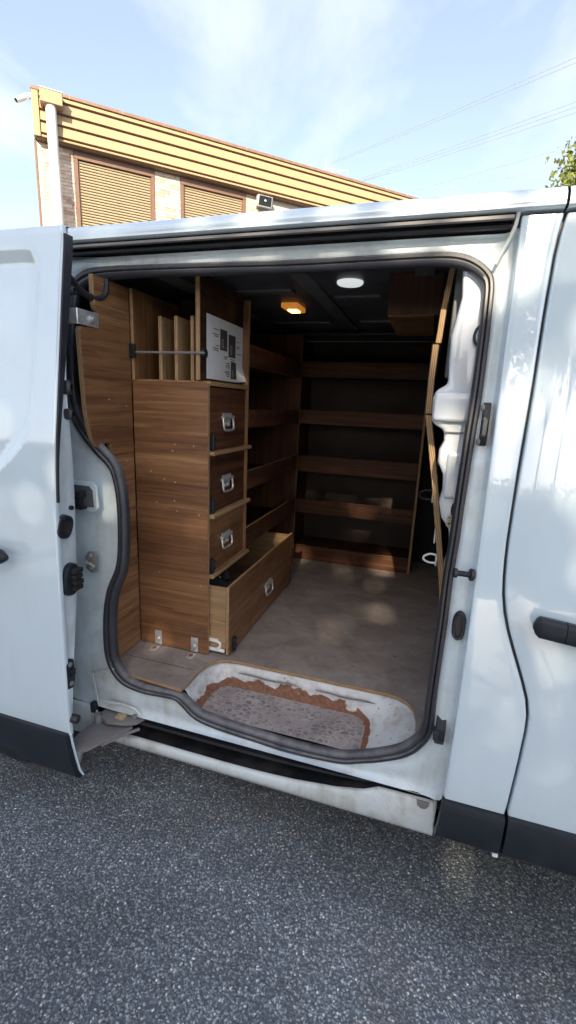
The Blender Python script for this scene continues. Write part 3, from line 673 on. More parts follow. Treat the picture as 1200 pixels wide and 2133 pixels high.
for z in zs:
    y = yd(z); zz = z
    r = [(DX + 0.001, y + 0.014, z), (DX + 0.0015, y + 0.005, z), (DX, y + 0.0012, z)]
    for x in xs:
        d = recess(x, z); r.append((x, y + 0.017 * sstep(-0.004, 0.014, d), z))
    rows.append(r)
# rolled top edge
ztop = zs[-1]
rows.append([(p[0], p[1] + 0.004, ztop + 0.004) for p in rows[-1]]); rows.append([(p[0], p[1] + 0.03, ztop + 0.006) for p in rows[-1]])
sdoor = MB().grid(rows).build('sliding_door', MAT['paint'], van, smooth=60)
YI_z = [0.30, 0.42, 0.644, 0.754, 0.9, 1.11, 1.26, 1.40, 1.537, 1.8, 1.955]; YI_y = [-0.120, -0.130, -0.103, -0.087, -0.064, -0.052, -0.045, -0.046, -0.052, -0.020, -0.002]
def yi(z): return sinterp(z, YI_z, YI_y)
zz2 = [0.30 + (1.955 - 0.30) * i / 50 for i in range(51)]
rows = []
for z in zz2:
    a, b_ = yd(z) + 0.010, yi(z)
    if b_ < a + 0.006: b_ = a + 0.006
    rows.append([(DX - 0.002, a, z), (DX - 0.006, lerp(a, b_, 0.25), z), (DX - 0.008, lerp(a, b_, 0.7), z), (DX - 0.003, b_ - 0.002, z), (DX - 0.008, b_ + 0.004, z), (DX - 0.05, b_ + 0.012, z), (DX - 1.19, b_ + 0.012, z)])
MB().grid(rows).build('door_inner_panel', MAT['jamb'], sdoor, smooth=60)
# black rubber strip along the upper front edge
rows = []
for i in range(31):
    z = lerp(1.205, 1.935, i / 30); w_ = lerp(0.008, 0.030, sstep(1.2, 1.9, z)); y0 = yd(z) + 0.004
    rows.append([(DX - 0.002, y0, z), (DX + 0.006, y0 + 0.002, z), (DX + 0.007, y0 + w_, z), (DX - 0.004, y0 + w_ + 0.003, z)])
MB().grid(rows).build('edge_gasket', MAT['rubber'], sdoor, smooth=40)
cl2 = clad(lambda z: -2.2, lambda z: DX - 0.004 + 0.022 * sstep(0.42, 0.28, z), 0.262, 0.444, lambda z: -0.142, 30, 7)
cl2.v = [(x, y, z + (0.075 * sstep(-1.14, -1.50, x) * sstep(0.42, 0.28, z))) for x, y, z in cl2.v]
cl2.build('cladding', MAT['plastic'], sdoor)
MB().tube([(DX + 0.001, -0.140, 0.44), (DX + 0.004, -0.137, 0.40), (DX + 0.009, -0.133, 0.35), (DX + 0.018, -0.13, 0.30), (DX + 0.023, -0.122, 0.275)], 0.004, 6).build('edge_flange', MAT['paint'], sdoor)
rows = []
for i in range(9):
    t = i / 8; x = lerp(-1.155, -1.35, t); e = min(1, 6 * min(t + 0.02, 1.02 - t)) ** 0.5
    rows.append([(x, -0.158 - 0.020 + 0.022 * math.cos(a) * e, 1.033 + 0.025 * math.sin(a) * e) for a in [2 * math.pi * j / 10 for j in range(10)]])
MB().grid(rows, closed_v=True).add(rows[0], [list(range(10))]).build('handle', MAT['plastic'], sdoor)
def yz_oval(cy, cz, ry, rz, x, n=24, rot=0.0, pw=0.75):
    r = []
    for k_ in range(n):
        a = 2 * math.pi * k_ / n; p = ry * abs(math.cos(a)) ** pw * math.copysign(1, math.cos(a)); q = rz * abs(math.sin(a)) ** pw * math.copysign(1, math.sin(a))
        r.append((x, cy + p * math.cos(rot) - q * math.sin(rot), cz + p * math.sin(rot) + q * math.cos(rot)))
    return r
MB().grid([yz_oval(-0.100, 1.127, .029, .037, DX - 0.008, rot=-.35), yz_oval(-0.100, 1.127, .027, .035, DX + 0.006, rot=-.35), yz_oval(-0.100, 1.127, .021, .028, DX + 0.006, rot=-.35), yz_oval(-0.098, 1.125, .017, .022, DX - 0.010, rot=-.35)], closed_v=True).add(yz_oval(-0.098, 1.125, .018, .023, DX - 0.004, rot=-.35), [list(range(24))]).build('pin_socket', MAT['rubber'], sdoor)
lk = MB().grid([yz_oval(-0.091, 0.957, .031, .052, DX - 0.01, rot=-.12), yz_oval(-0.091, 0.957, .030, .050, DX + 0.006, rot=-.12), yz_oval(-0.091, 0.957, .024, .044, DX + 0.009, rot=-.12)], closed_v=True).add(yz_oval(-0.091, 0.957, .0245, .0445, DX + 0.0088, rot=-.12), [list(range(24))]).build('contact_block', MAT['plastic'], sdoor)
for i, z in enumerate((0.985, 0.966, 0.948, 0.930)): MB().box(DX + 0.008, DX + 0.026 - 0.003 * (i % 2), -0.098, -0.064, z - 0.007, z + 0.007).build('contact', MAT['black'], lk, 0.002)
lp = MB().prism([(-0.138, 0.60), (-0.112, 0.595), (-0.103, 0.62), (-0.104, 0.69), (-0.118, 0.70), (-0.138, 0.685)], 0, DX - 0.01, DX + 0.002).build('catch_plate', MAT['plastic'], sdoor, 0.003)
for z in (0.615, 0.682): MB().disc_lathe((DX + 0.002, -0.122, z), (1, 0, 0), [(0.008, 0), (0.008, 0.003), (0.0, 0.004)], 12).build('screw', MAT['dullsteel'], lp)
MB().box(DX + 0.002, DX + 0.008, -0.124, -0.106, 0.64, 0.662).build('catch', MAT['black'], lp, 0.002)
MB().cyl((DX - 0.01, -0.128, 0.49), (DX + 0.022, -0.124, 0.488), 0.014, 14).build('bump_stop', MAT['rubber'], sdoor, 0.004)
MB().disc_lathe((DX - 0.002, -0.066, 1.178), (1, 0, 0), [(0.007, -0.004), (0.007, 0.004), (0.0, 0.005)], 10).build('plug', MAT['plastic'], sdoor)
for z, ry, rz in ((1.53, .011, .020), (1.455, .010, .016)):
    MB().grid([yz_oval(-0.055, z, ry, rz, DX - 0.008), yz_oval(-0.055, z, ry, rz, DX + 0.012), yz_oval(-0.055, z, ry * .5, rz * .5, DX + 0.018)], closed_v=True).build('buffer', MAT['rubber'], sdoor)
MB().disc_lathe((DX - 0.004, -0.012, 1.795), (1, 0, 0), [(0.012, 0), (0.012, 0.012), (0.007, 0.016), (0.006, 0.010), (0, 0.010)], 12).build('roller', MAT['plastic'], sdoor)
cb = MB().tube(catmull([(-1.03, -0.02, 1.842), (-1.035, 0.02, 1.832), (-1.045, 0.055, 1.818), (-1.045, 0.10, 1.806), (-1.04, 0.14, 1.808), (-1.035, 0.165, 1.83), (-1.035, 0.17, 1.87)], 5, False), 0.0105, 8).build('door_cable', MAT['rubber'], van)
# lower roller arm: door to track
arm = MB().prism([(-1.05, -0.128), (-1.0, -0.13), (-0.975, -0.10), (-0.92, 0.005), (-0.905, 0.04), (-0.935, 0.065), (-1.01, 0.07), (-1.045, 0.03), (-1.06, -0.05)], 2, 0.352, 0.364).build('roller_arm', MAT['dullsteel'], sdoor, 0.004)
MB().prism([(-1.05, 0.318), (-1.0, 0.31), (-0.985, 0.362), (-1.05, 0.364)], 1, -0.127, -0.112).build('arm_flange', MAT['dullsteel'], arm, 0.003)
br = MB().prism([(-1.035, 0.02), (-0.985, 0.0), (-0.93, 0.01), (-0.885, 0.03), (-0.87, 0.065), (-0.90, 0.085), (-1.03, 0.08)], 2, 0.378, 0.392).build('roller_bracket', MAT['dullsteel'], sdoor, 0.004)
MB().cyl((-0.90, 0.045, 0.392), (-0.90, 0.045, 0.406), 0.009, 8).build('bolt', MAT['dullsteel'], br, 0.001)
MB().box(-0.965, -0.93, 0.02, 0.045, 0.392, 0.402).build('tab', MAT['rope'], br, 0.003)
MB().cyl((-1.035, 0.02, 0.34), (-1.035, 0.02, 0.392), 0.016, 14).build('pivot', MAT['dullsteel'], arm, 0.003)
MB().tube([(-0.96, -0.062, 0.348), (-0.93, 0.0, 0.346), (-0.885, 0.05, 0.350)], 0.006, 8).build('arm_edge', MAT['dullsteel'], arm)

# ------------------------------------------------------------------ plywood drawer cabinet (left)
MAT['screw'] = plain('brass_screw', (0.42, 0.36, 0.26), 0.5, 0.3)
cab = thing('drawer_cabinet', 'reddish-brown plywood drawer cabinet with three flaps and open bottom drawer', 'cabinet', (-0.9, 0.45, 0.545))
FZ = 0.546
ep = board('end_panel', cab, -1.034, -0.735, 0.285, 0.302, FZ, 1.570, 0, None, 0.003)
# return panel towards the door, with its shaped edge
rp = [(0.2845, FZ), (0.11, FZ), (0.10, 0.9), (0.16, 1.20), (0.178, 1.262), (0.158, 1.352), (0.135, 1.356), (0.092, 1.345), (0.072, 1.372), (0.058, 1.42), (0.050, 1.471), (0.045, 1.60), (0.042, 1.700), (0.048, 1.712), (0.118, 1.716), (0.126, 1.724), (0.126, 1.765), (0.118, 1.772), (0.112, 1.785), (0.112, 1.872), (0.2845, 1.872)]
mbp = MB().prism(rp, 0, -1.053, -1.035)
rpo = mbp.build('return_panel', [VENEER[1], EDGE[0]], cab, 0.0015, 1, 0)
for p in rpo.data.polygons:
    if abs(p.normal.x) < 0.7: p.material_index = 1
for (y, z) in ((0.241, 1.286), (0.186, 1.224), (0.23, 0.72), (0.25, 1.48), (0.16, 1.5)):
    MB().disc_lathe((-1.035, y, z), (1, 0, 0), [(0.0028, 0), (0.0024, 0.001), (0.0, 0.0013)], 8).build('screw', MAT['screw'], cab)
for (x, z) in ((-0.865, 1.353), (-0.875, 1.33), (-0.91, 1.225), (-0.866, 1.217), (-0.87, 1.148), (-0.86, 1.11), (-0.77, 1.105), (-0.945, 1.135), (-0.94, 0.86), (-0.765, 0.83), (-0.965, 1.25), (-0.79, 1.352)):
    MB().disc_lathe((x, 0.285, z), (0, -1, 0), [(0.0028, 0), (0.0024, 0.001), (0.0, 0.0013)], 8).build('screw', MAT['screw'], cab)
# foot brackets
for x in (-0.951, -0.790):
    bk = MB().box(x - 0.015, x + 0.015, 0.2805, 0.2846, 0.552, 0.612).build('foot_bracket', MAT['steel'], cab, 0.001)
    MB().box(x - 0.017, x + 0.013, 0.235, 0.279, 0.5462, 0.5492).build('bracket_foot', MAT['steel'], bk, 0.001)
    MB().disc_lathe((x, 0.2805, 0.578), (0, -1, 0), [(0.009, 0), (0.009, 0.004), (0.006, 0.008), (0, 0.009)], 12).build('bolt', MAT['steel'], bk)
    MB().disc_lathe((x - 0.002, 0.257, 0.549), (0, 0, 1), [(0.0085, 0), (0.007, 0.003), (0, 0.004)], 10).build('bolt', MAT['rust'], bk)
# carcass behind the drawer fronts
board('post', cab, -0.760, -0.735, 0.634, 0.652, 0.862, 1.90, 2, None)
board('back_panel', cab, -1.13, -1.115, 0.303, 1.42, FZ, 1.90, 2, SHADEV)
for z in (0.862, 1.095, 1.325):
    board('ledge', cab, -1.10, -0.719, 0.3025, 0.660, z - 0.006, z + 0.010, 1, BIRCH, 0.004)
board('ledge', cab, -1.10, -0.735, 0.3025, 0.634, 1.560, 1.576, 1, VENEER)
def chest_handle(parent, cy, cz, x):
    h = MB().box(x, x + 0.003, cy - 0.034, cy + 0.034, cz - 0.020, cz + 0.022).build('handle', MAT['steel'], parent, 0.004)
    a = MB().tube(catmull([(x + 0.008, cy - 0.043, cz + 0.012), (x + 0.011, cy - 0.044, cz - 0.012), (x + 0.013, cy - 0.040, cz - 0.028), (x + 0.013, cy - 0.026, cz - 0.033), (x + 0.013, cy + 0.026, cz - 0.033), (x + 0.013, cy + 0.040, cz - 0.028), (x + 0.011, cy + 0.044, cz - 0.012), (x + 0.008, cy + 0.043, cz + 0.012)], 4, False), 0.0042, 8)
    a.tube([(x + 0.008, cy - 0.046, cz + 0.014), (x + 0.008, cy + 0.046, cz + 0.014)], 0.0075, 8)
    a.box(x + 0.0025, x + 0.006, cy - 0.038, cy + 0.038, cz + 0.016, cz + 0.030)
    for s_ in (-0.014, 0.014): a.disc_lathe((x + 0.003, cy + s_, cz - 0.012), (1, 0, 0), [(0.005, 0), (0.004, 0.002), (0, 0.003)], 8)
    a.build('handle_bail', MAT['steel'], parent)
    return h
def hinge(parent, cy, cz, x):
    mb = MB().box(x, x + 0.008, cy - 0.014, cy + 0.012, cz - 0.027, cz + 0.027)
    mb.cyl((x + 0.008, cy, cz - 0.027), (x + 0.008, cy, cz + 0.027), 0.0055, 8)
    mb.box(x + 0.004, x + 0.010, cy + 0.010, cy + 0.020, cz - 0.018, cz - 0.010)
    mb.box(x + 0.004, x + 0.010, cy + 0.010, cy + 0.020, cz + 0.010, cz + 0.018)
    return mb.build('hinge', MAT['plastic'], parent, 0.001)
for i, (z0, z1, hz) in enumerate(((0.8735, 1.0865, 0.977), (1.107, 1.317, 1.206), (1.337, 1.5555, 1.438))):
    f_ = board('flap_door', cab, -0.757, -0.742, 0.3055, 0.6315, z0, z1, 1, [VENEER, MIDV, MIDV][i])
    chest_handle(f_, 0.448, hz, -0.7418)
    hinge(f_, 0.325, z0 + 0.028, -0.7416)
# wide drawer at the bottom, pulled out
dr = thing('x', 'x', 'x'); bpy.data.objects.remove(dr)
dfront = board('drawer', cab, -0.668, -0.655, 0.305, 1.128, 0.551, 0.832, 1, VENEER, 0.0015)
board('drawer_side', dfront, -1.09, -0.6685, 0.307, 0.320, 0.575, 0.826, 0, BIRCH)
board('drawer_side', dfront, -1.09, -0.6685, 1.112, 1.126, 0.575, 0.822, 0, BIRCH)
board('drawer_back', dfront, -1.104, -1.091, 0.307, 1.126, 0.575, 0.822, 1, BIRCH)
board('drawer_bottom', dfront, -1.09, -0.669, 0.321, 1.111, 0.580, 0.588, 1, BIRCH)
chest_handle(dfront, 0.735, 0.675, -0.6548)
hinge(dfront, 0.345, 0.585, -0.6545)
rn = MB().box(-0.80, -0.672, 0.3030, 0.3066, 0.560, 0.574).box(-0.80, -0.70, 0.3030, 0.3066, 0.598, 0.612)
rn.tube([(-0.705, 0.3045, 0.604), (-0.690, 0.3045, 0.596), (-0.692, 0.3045, 0.580), (-0.705, 0.3045, 0.570)], 0.006, 6)
rn.build('runner', MAT['white_plastic'], dfront, 0.001)
# pigeonhole compartment on top of the end panel
board('pigeonhole_side', cab, -1.034, -1.021, 0.2855, 0.63, 1.5715, 1.872, 2, VENEER)
for x in (-0.927, -0.865, -0.803):
    dv = board('divider', cab, x - 0.0065, x + 0.0065, 0.300, 0.60, 1.5715, 1.785, 2, BIRCH, 0.003)
board('pigeonhole_back', cab, -1.02, -0.782, 0.605, 0.618, 1.5715, 1.90, 0, SHADEV)
board('pigeonhole_floor', cab, -1.02, -0.782, 0.3025, 0.604, 1.556, 1.5705, 1, DARKV)
up_ = board('cupboard_side', cab, -0.781, -0.763, 0.2855, 0.633, 1.577, 1.918, 1, DARKV)
# locking rod across the pigeonholes
rod = MB().tube([(-1.018, 0.281, 1.664), (-0.745, 0.281, 1.664)], 0.004, 8).build('locking_rod', MAT['dullsteel'], cab)
MB().box(-1.034, -1.010, 0.274, 0.284, 1.645, 1.692).build('rod_bracket', MAT['plastic'], rod, 0.003)
MB().disc_lathe((-0.7628, 0.297, 1.664), (1, 0, 0), [(0.016, 0), (0.018, 0.006), (0.016, 0.014), (0.0, 0.016)], 14).build('rod_knob', MAT['plastic'], rod)
# bent steel strap at the top of the return panel
sb = MB().prism([(-1.08, 0.030), (-1.034, 0.030), (-1.031, 0.033), (-1.031, 0.122), (-1.0345, 0.122), (-1.0345, 0.034), (-1.08, 0.034)], 2, 1.716, 1.760).build('strap_bracket', MAT['steel'], cab, 0.001)
MB().disc_lathe((-1.031, 0.092, 1.738), (1, 0, 0), [(0.013, 0), (0.012, 0.003), (0.008, 0.004), (0.008, 0.010), (0, 0.011)], 12).build('bolt', MAT['steel'], sb)

# ------------------------------------------------------------------ side shelving next to the drawers
su = thing('side_shelves', 'dark plywood shelves with raised front lips beside the drawer flaps', 'shelving', (-0.9, 1.04, 0.545))
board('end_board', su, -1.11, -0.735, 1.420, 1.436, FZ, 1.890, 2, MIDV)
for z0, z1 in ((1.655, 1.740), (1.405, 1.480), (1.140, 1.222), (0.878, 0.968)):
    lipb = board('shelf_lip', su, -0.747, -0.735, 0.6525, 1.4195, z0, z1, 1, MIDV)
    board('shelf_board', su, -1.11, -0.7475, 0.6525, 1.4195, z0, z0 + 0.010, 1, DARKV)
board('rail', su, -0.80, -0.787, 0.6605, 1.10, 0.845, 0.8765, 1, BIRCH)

# ------------------------------------------------------------------ rear wall shelving
bu = thing('wall_shelves', 'tall dark plywood shelf rack along the far wall of the van', 'shelving', (-0.4, 1.65, 0.545))
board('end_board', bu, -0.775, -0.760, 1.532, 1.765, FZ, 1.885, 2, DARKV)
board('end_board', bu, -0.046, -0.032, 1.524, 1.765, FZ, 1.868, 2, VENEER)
board('back_board', bu, -0.759, -0.047, 1.752, 1.765, FZ, 1.868, 0, SHADEV)
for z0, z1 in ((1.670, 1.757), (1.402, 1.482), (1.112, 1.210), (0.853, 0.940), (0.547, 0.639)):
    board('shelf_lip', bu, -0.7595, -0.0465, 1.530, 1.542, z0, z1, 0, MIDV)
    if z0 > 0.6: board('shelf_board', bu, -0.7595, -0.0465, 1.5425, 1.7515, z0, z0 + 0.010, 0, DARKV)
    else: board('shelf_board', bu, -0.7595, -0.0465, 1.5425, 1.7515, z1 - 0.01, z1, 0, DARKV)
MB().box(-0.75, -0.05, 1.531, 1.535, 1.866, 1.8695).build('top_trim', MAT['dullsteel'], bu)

# ------------------------------------------------------------------ bulkhead panel behind the seats
bh = thing('bulkhead_panel', 'bent bare-edged plywood bulkhead panel behind the driving seats', 'panel', (0.06, 1.0, 0.545))
def bent(name, pts, y0, y1, th=0.018):
    left = [(x, z) for x, z in pts]; rightp = [(x + th, z) for x, z in pts][::-1]
    mb = MB().prism(left + rightp, 1, y0, y1)
    o = mb.build(name, [DARKV[2], EDGE[0]], bh, 0.0015, 1, 0)
    for p in o.data.polygons:
        if abs(p.normal.y) > 0.7 or abs(p.normal.z) > 0.9: p.material_index = 1
bent('lower_panel', [(0.135, FZ), (0.077, 0.974), (0.045, 1.153), (0.018, 1.303), (-0.021, 1.496)], 0.30, 1.73)
bent('upper_panel', [(-0.021, 1.500), (-0.024, 1.60), (-0.022, 1.696)], 0.30, 1.73)
bent('top_panel', [(-0.015, 1.700), (-0.010, 1.796), (0.002, 1.90)], 0.304, 1.72, 0.016)
# tie-down loops and catches on the bulkhead
def dring(z, x, y, mat, sc):
    o = MB().tube(catmull([(x, y, z + 0.014 * sc), (x - 0.022 * sc, y + 0.004, z + 0.016 * sc), (x - 0.040 * sc, y + 0.006, z + 0.006 * sc), (x - 0.041 * sc, y + 0.006, z - 0.006 * sc), (x - 0.025 * sc, y + 0.004, z - 0.013 * sc), (x, y, z - 0.011 * sc)], 4, False), 0.0035 * sc, 8).build('tie_ring', mat, bh)
    MB().box(x - 0.006, x, y - 0.008, y + 0.008, z - 0.02 * sc, z + 0.02 * sc).build('ring_plate', MAT['steel'], o, 0.001)
dring(1.042, 0.064, 0.325, MAT['white_plastic'], 1.0); dring(1.200, 0.036, 0.6, MAT['track'], 1.2)
MB().box(0.046, 0.050, 0.31, 0.335, 1.10, 1.145).build('catch_plate', MAT['steel'], bh)

# overhead cupboard
oc = thing('overhead_cupboard', 'small dark plywood overhead cupboard hung under the van roof', 'cupboard', (-0.1, 0.68, 1.80))
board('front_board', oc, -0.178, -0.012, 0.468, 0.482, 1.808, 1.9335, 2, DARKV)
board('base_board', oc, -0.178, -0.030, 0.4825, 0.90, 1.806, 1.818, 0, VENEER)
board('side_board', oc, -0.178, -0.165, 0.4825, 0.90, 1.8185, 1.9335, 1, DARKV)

# ------------------------------------------------------------------ instruction sheet
def ps(u, v, d=0.0):            # sheet coordinates: u along y, v up
    curl = 0.018 * sstep(0.72, 1.0, u) * sstep(0.35, 0.0, v) + 0.004 * math.sin(u * 9) * (0.35 - v if v < 0.35 else 0)
    return (-0.7625 + 0.0015 + d + curl, 0.325 + 0.318 * u, 1.585 + 0.212 * v + 0.006 * sstep(0.75, 1, u) * sstep(.3, 0, v))
sh = MB().grid([[ps(u / 14, v / 10) for u in range(15)] for v in range(11)]).build('instruction_sheet', MAT['paper'], None, smooth=60)
tag(sh, 'white printed sheet with small photos taped beside the pigeonholes', 'paper')
def patch(name, u0, u1, v0, v1, mat, d=0.0008):
    MB().grid([[ps(lerp(u0, u1, i / 4), lerp(v0, v1, j / 4), d) for i in range(5)] for j in range(5)]).build(name, mat, sh, smooth=60)
for (u0, u1, v0, v1) in ((0.33, 0.52, 0.50, 0.84), (0.56, 0.76, 0.42, 0.80), (0.63, 0.78, 0.05, 0.34)):
    patch('printed_photo', u0, u1, v0, v1, MAT['print'])
    patch('photo_detail', lerp(u0, u1, .15), lerp(u0, u1, .5), lerp(v0, v1, .1), lerp(v0, v1, .55), MAT['printmid'], 0.0014)
for (u0, u1, v) in ((0.17, 0.29, 0.80), (0.14, 0.29, 0.72), (0.18, 0.29, 0.69), (0.22, 0.29, 0.545), (0.15, 0.29, 0.50), (0.17, 0.29, 0.47), (0.80, 0.86, 0.71), (0.80, 0.88, 0.63), (0.80, 0.86, 0.60), (0.80, 0.93, 0.50), (0.43, 0.55, 0.40), (0.43, 0.52, 0.37), (0.61, 0.74, 0.38), (0.61, 0.74, 0.345), (0.49, 0.60, 0.30), (0.50, 0.60, 0.27), (0.48, 0.60, 0.24), (0.54, 0.60, 0.21), (0.49, 0.60, 0.16), (0.46, 0.60, 0.135), (0.5, 0.6, 0.105), (0.52, 0.60, 0.075)):
    patch('text_line', u0, u1, v, v + 0.014, MAT['print'])

# dark tool pouch lying in the drawer
tp = MB()
rows = []
for i in range(13):
    t = i / 12; x = lerp(-0.93, -0.70, t); r = []
    for j in range(12):
        a = 2 * math.pi * j / 12
        r.append((x, 0.415 + 0.085 * math.cos(a) * math.sin(math.pi * (0.1 + 0.8 * t)) ** 0.4, 0.735 + (0.080 * math.sin(a) + 0.012 * math.sin(3 * a + 5 * t)) * math.sin(math.pi * (0.1 + 0.8 * t)) ** 0.5))
    rows.append(r)
tp.grid(rows, closed_v=True).add(rows[0], [list(range(12))]).add(rows[-1], [list(range(12))])
pouch = tp.build('tool_pouch', MAT['black'], None, smooth=70)
tag(pouch, 'dark blue-black tool pouch lying inside the open bottom drawer', 'pouch')
MB().tube(catmull([(-0.88, 0.44, 0.80), (-0.84, 0.51, 0.835), (-0.77, 0.49, 0.84), (-0.73, 0.45, 0.80)], 4, False), 0.014, 8).build('strap', MAT['black'], pouch)
for q in ((-0.80, 0.385, 0.813), (-0.76, 0.445, 0.810), (-0.84, 0.455, 0.813)): MB().disc_lathe(q, (0.2, -0.2, 1), [(0.005, -0.002), (0.004, 0.003), (0, 0.004)], 8).build('rivet', MAT['steel'], pouch)

# ------------------------------------------------------------------ brick building behind
BO = Vector((-7.905, 7.077, 0)); BDIR = Vector((0.739, 0.674, 0)).normalized(); BN = Vector((BDIR.y, -BDIR.x, 0))
ang = math.atan2(BDIR.y, BDIR.x)
bld = thing('brick_building', 'two-storey brick building with tan board fascia and closed shutters', 'building', tuple(BO), None, ang)
# local frame: x along the facade, -y towards the viewer, z up
def lb(mb, name, mat, bevel=0.0, sm=35, par=None, seg=1):
    o = mb.build(name, mat, None, bevel, seg, sm); o.parent = par or bld
    return o
def brick_wall():
    m, n, b = nt('brick_far'); v = coords(n, (1, 1, 1))
    s = N(n, 'ShaderNodeSeparateXYZ'); n.links.new(v, s.inputs[0]); c2 = N(n, 'ShaderNodeCombineXYZ')
    n.links.new(s.outputs['X'], c2.inputs[0]); n.links.new(s.outputs['Z'], c2.inputs[1])
    t = N(n, 'ShaderNodeTexBrick'); n.links.new(c2.outputs[0], t.inputs['Vector'])
    t.inputs['Scale'].default_value = 1; t.inputs['Brick Width'].default_value = 0.22; t.inputs['Row Height'].default_value = 0.065; t.inputs['Mortar Size'].default_value = 0.005
    t.inputs['Color1'].default_value = (0.42, 0.27, 0.19, 1); t.inputs['Color2'].default_value = (0.33, 0.19, 0.14, 1); t.inputs['Mortar'].default_value = (0.45, 0.41, 0.36, 1)
    n.links.new(t.outputs[0], b.inputs['Base Color']); b.inputs['Roughness'].default_value = 0.9
    return m
MAT['brickwall'] = brick_wall()
MAT['mortar'] = plain('mortar', (0.42, 0.38, 0.33), 0.9, 0, 0.2, 30)
def brickmat():
    m, n, b = nt('brick'); v = coords(n)
    oi = N(n, 'ShaderNodeObjectInfo')
    c = ramp(n, oi.outputs['Random'], (0.0, (0.40, 0.25, 0.19)), (0.12, (0.52, 0.40, 0.31)), (0.5, (0.60, 0.50, 0.40)), (0.88, (0.64, 0.55, 0.46)), (1.0, (0.46, 0.38, 0.33)))
    c = mix(n, 1.0, c, ramp(n, noise(n, v, 30, 5, 0.6), (0.3, G(0.75)), (0.7, G(1.15))), 'MULTIPLY')
    n.links.new(c, b.inputs['Base Color']); b.inputs['Roughness'].default_value = 0.9
    bump(n, b, noise(n, v, 60, 4), 0.4, 0.004)
    return m
MAT['brick'] = brickmat()
MAT['fascia'] = plain('tan_fascia', (0.35, 0.245, 0.135), 0.45, 0, 0.08, 6)
MAT['frame_brown'] = plain('brown_frame', (0.145, 0.082, 0.054), 0.5, 0, 0.15, 12)
MAT['coping'] = plain('coping_brown', (0.20, 0.12, 0.08), 0.5, 0, 0.15, 9)
MAT['shutter'] = plain('shutter_slat', (0.31, 0.25, 0.16), 0.5, 0, 0.06, 12)
MAT['pipe'] = plain('grey_downpipe', (0.62, 0.62, 0.59), 0.5, 0, 0.06, 8)
MAT['wallrear'] = plain('render_wall', (0.40, 0.36, 0.30), 0.9, 0, 0.1, 3)
LEN = 16.0
lb(MB().box(0.0, 0.65, 0.0, 9.0, 0.0, 6.26), 'wall', MAT['mortar'])
lb(MB().box(0.65, LEN, 0.10, 9.0, 0.0, 6.262).box(0.651, 2.229, 0.001, 0.1, 0.0, 3.0), 'wall', MAT['brickwall'])
lb(MB().box(2.23, 2.78, 0.001, 0.099, 0.0, 6.258), 'wall', MAT['mortar'])
lb(MB().box(4.31, LEN, 0.0015, 0.099, 0.0, 6.257), 'wall', MAT['mortar'])
# single bricks of the visible courses
def brick_mesh(L):
    mb = MB().box(0, L, -0.008, 0.02, 0, 0.057); me = bpy.data.meshes.new('brick'); me.from_pydata(mb.v, [], mb.f)
    me.materials.append(MAT['brick']); return me
BM = {L: brick_mesh(L) for L in (0.21, 0.10, 0.05)}
def course(u0, u1, z, off):
    u = u0 - off
    while u < u1 - 0.02:
        L = 0.21; a = u
        if a < u0: a = u0; L = u + 0.21 - u0
        L = min(L, u1 - a)
        key = 0.21 if L > 0.16 else 0.10 if L > 0.075 else 0.05
        o = bpy.data.objects.new('brick', BM[key]); COL.objects.link(o); o.parent = bld
        o.location = (a, rnd.uniform(-0.003, 0.003), z); o.scale = (L / key, 1, 1)
        u += 0.22
for k_ in range(24):
    z = 6.255 - 0.065 * (k_ + 1); off = 0.11 * (k_ % 2)
    course(0.03, 0.64, z, off)
    if k_ < 19: course(2.235, 2.775, z, off)
    if k_ < 12: course(4.315, 4.64, z, off)
# fascia: four boards with dark joints, capping and end trim
lb(MB().box(0.02, LEN, -0.145, 8.9, 6.262, 7.02), 'fascia_core', MAT['frame_brown'])
ZB = [(6.285, 6.328), (6.360, 6.525), (6.560, 6.716), (6.752, 6.910), (6.946, 7.022)]
for a, b_ in ZB:
    lb(MB().prism([(-0.15, a), (-0.192, a + 0.004), (-0.168, b_), (-0.146, b_)], 0, 0.11, LEN), 'fascia_board', MAT['fascia'])
lb(MB().box(-0.03, LEN + 0.1, -0.20, 9.0, 7.026, 7.082), 'coping', MAT['coping'], 0.004)
for u in (0.63, 1.6, 2.9, 4.23): lb(MB().box(u, u + 0.012, -0.204, -0.19, 7.024, 7.086), 'coping_joint', MAT['fascia'])
lb(MB().box(-0.02, 0.095, -0.19, 0.05, 6.285, 7.024), 'end_trim', MAT['fascia'], 0.004)
lb(MB().box(-0.035, 0.0, -0.012, 0.3, 4.0, 6.284), 'corner_strip', MAT['frame_brown'])
lb(MB().box(0.651, LEN, -0.142, -0.002, 6.2625, 6.284), 'soffit', MAT['frame_brown'])
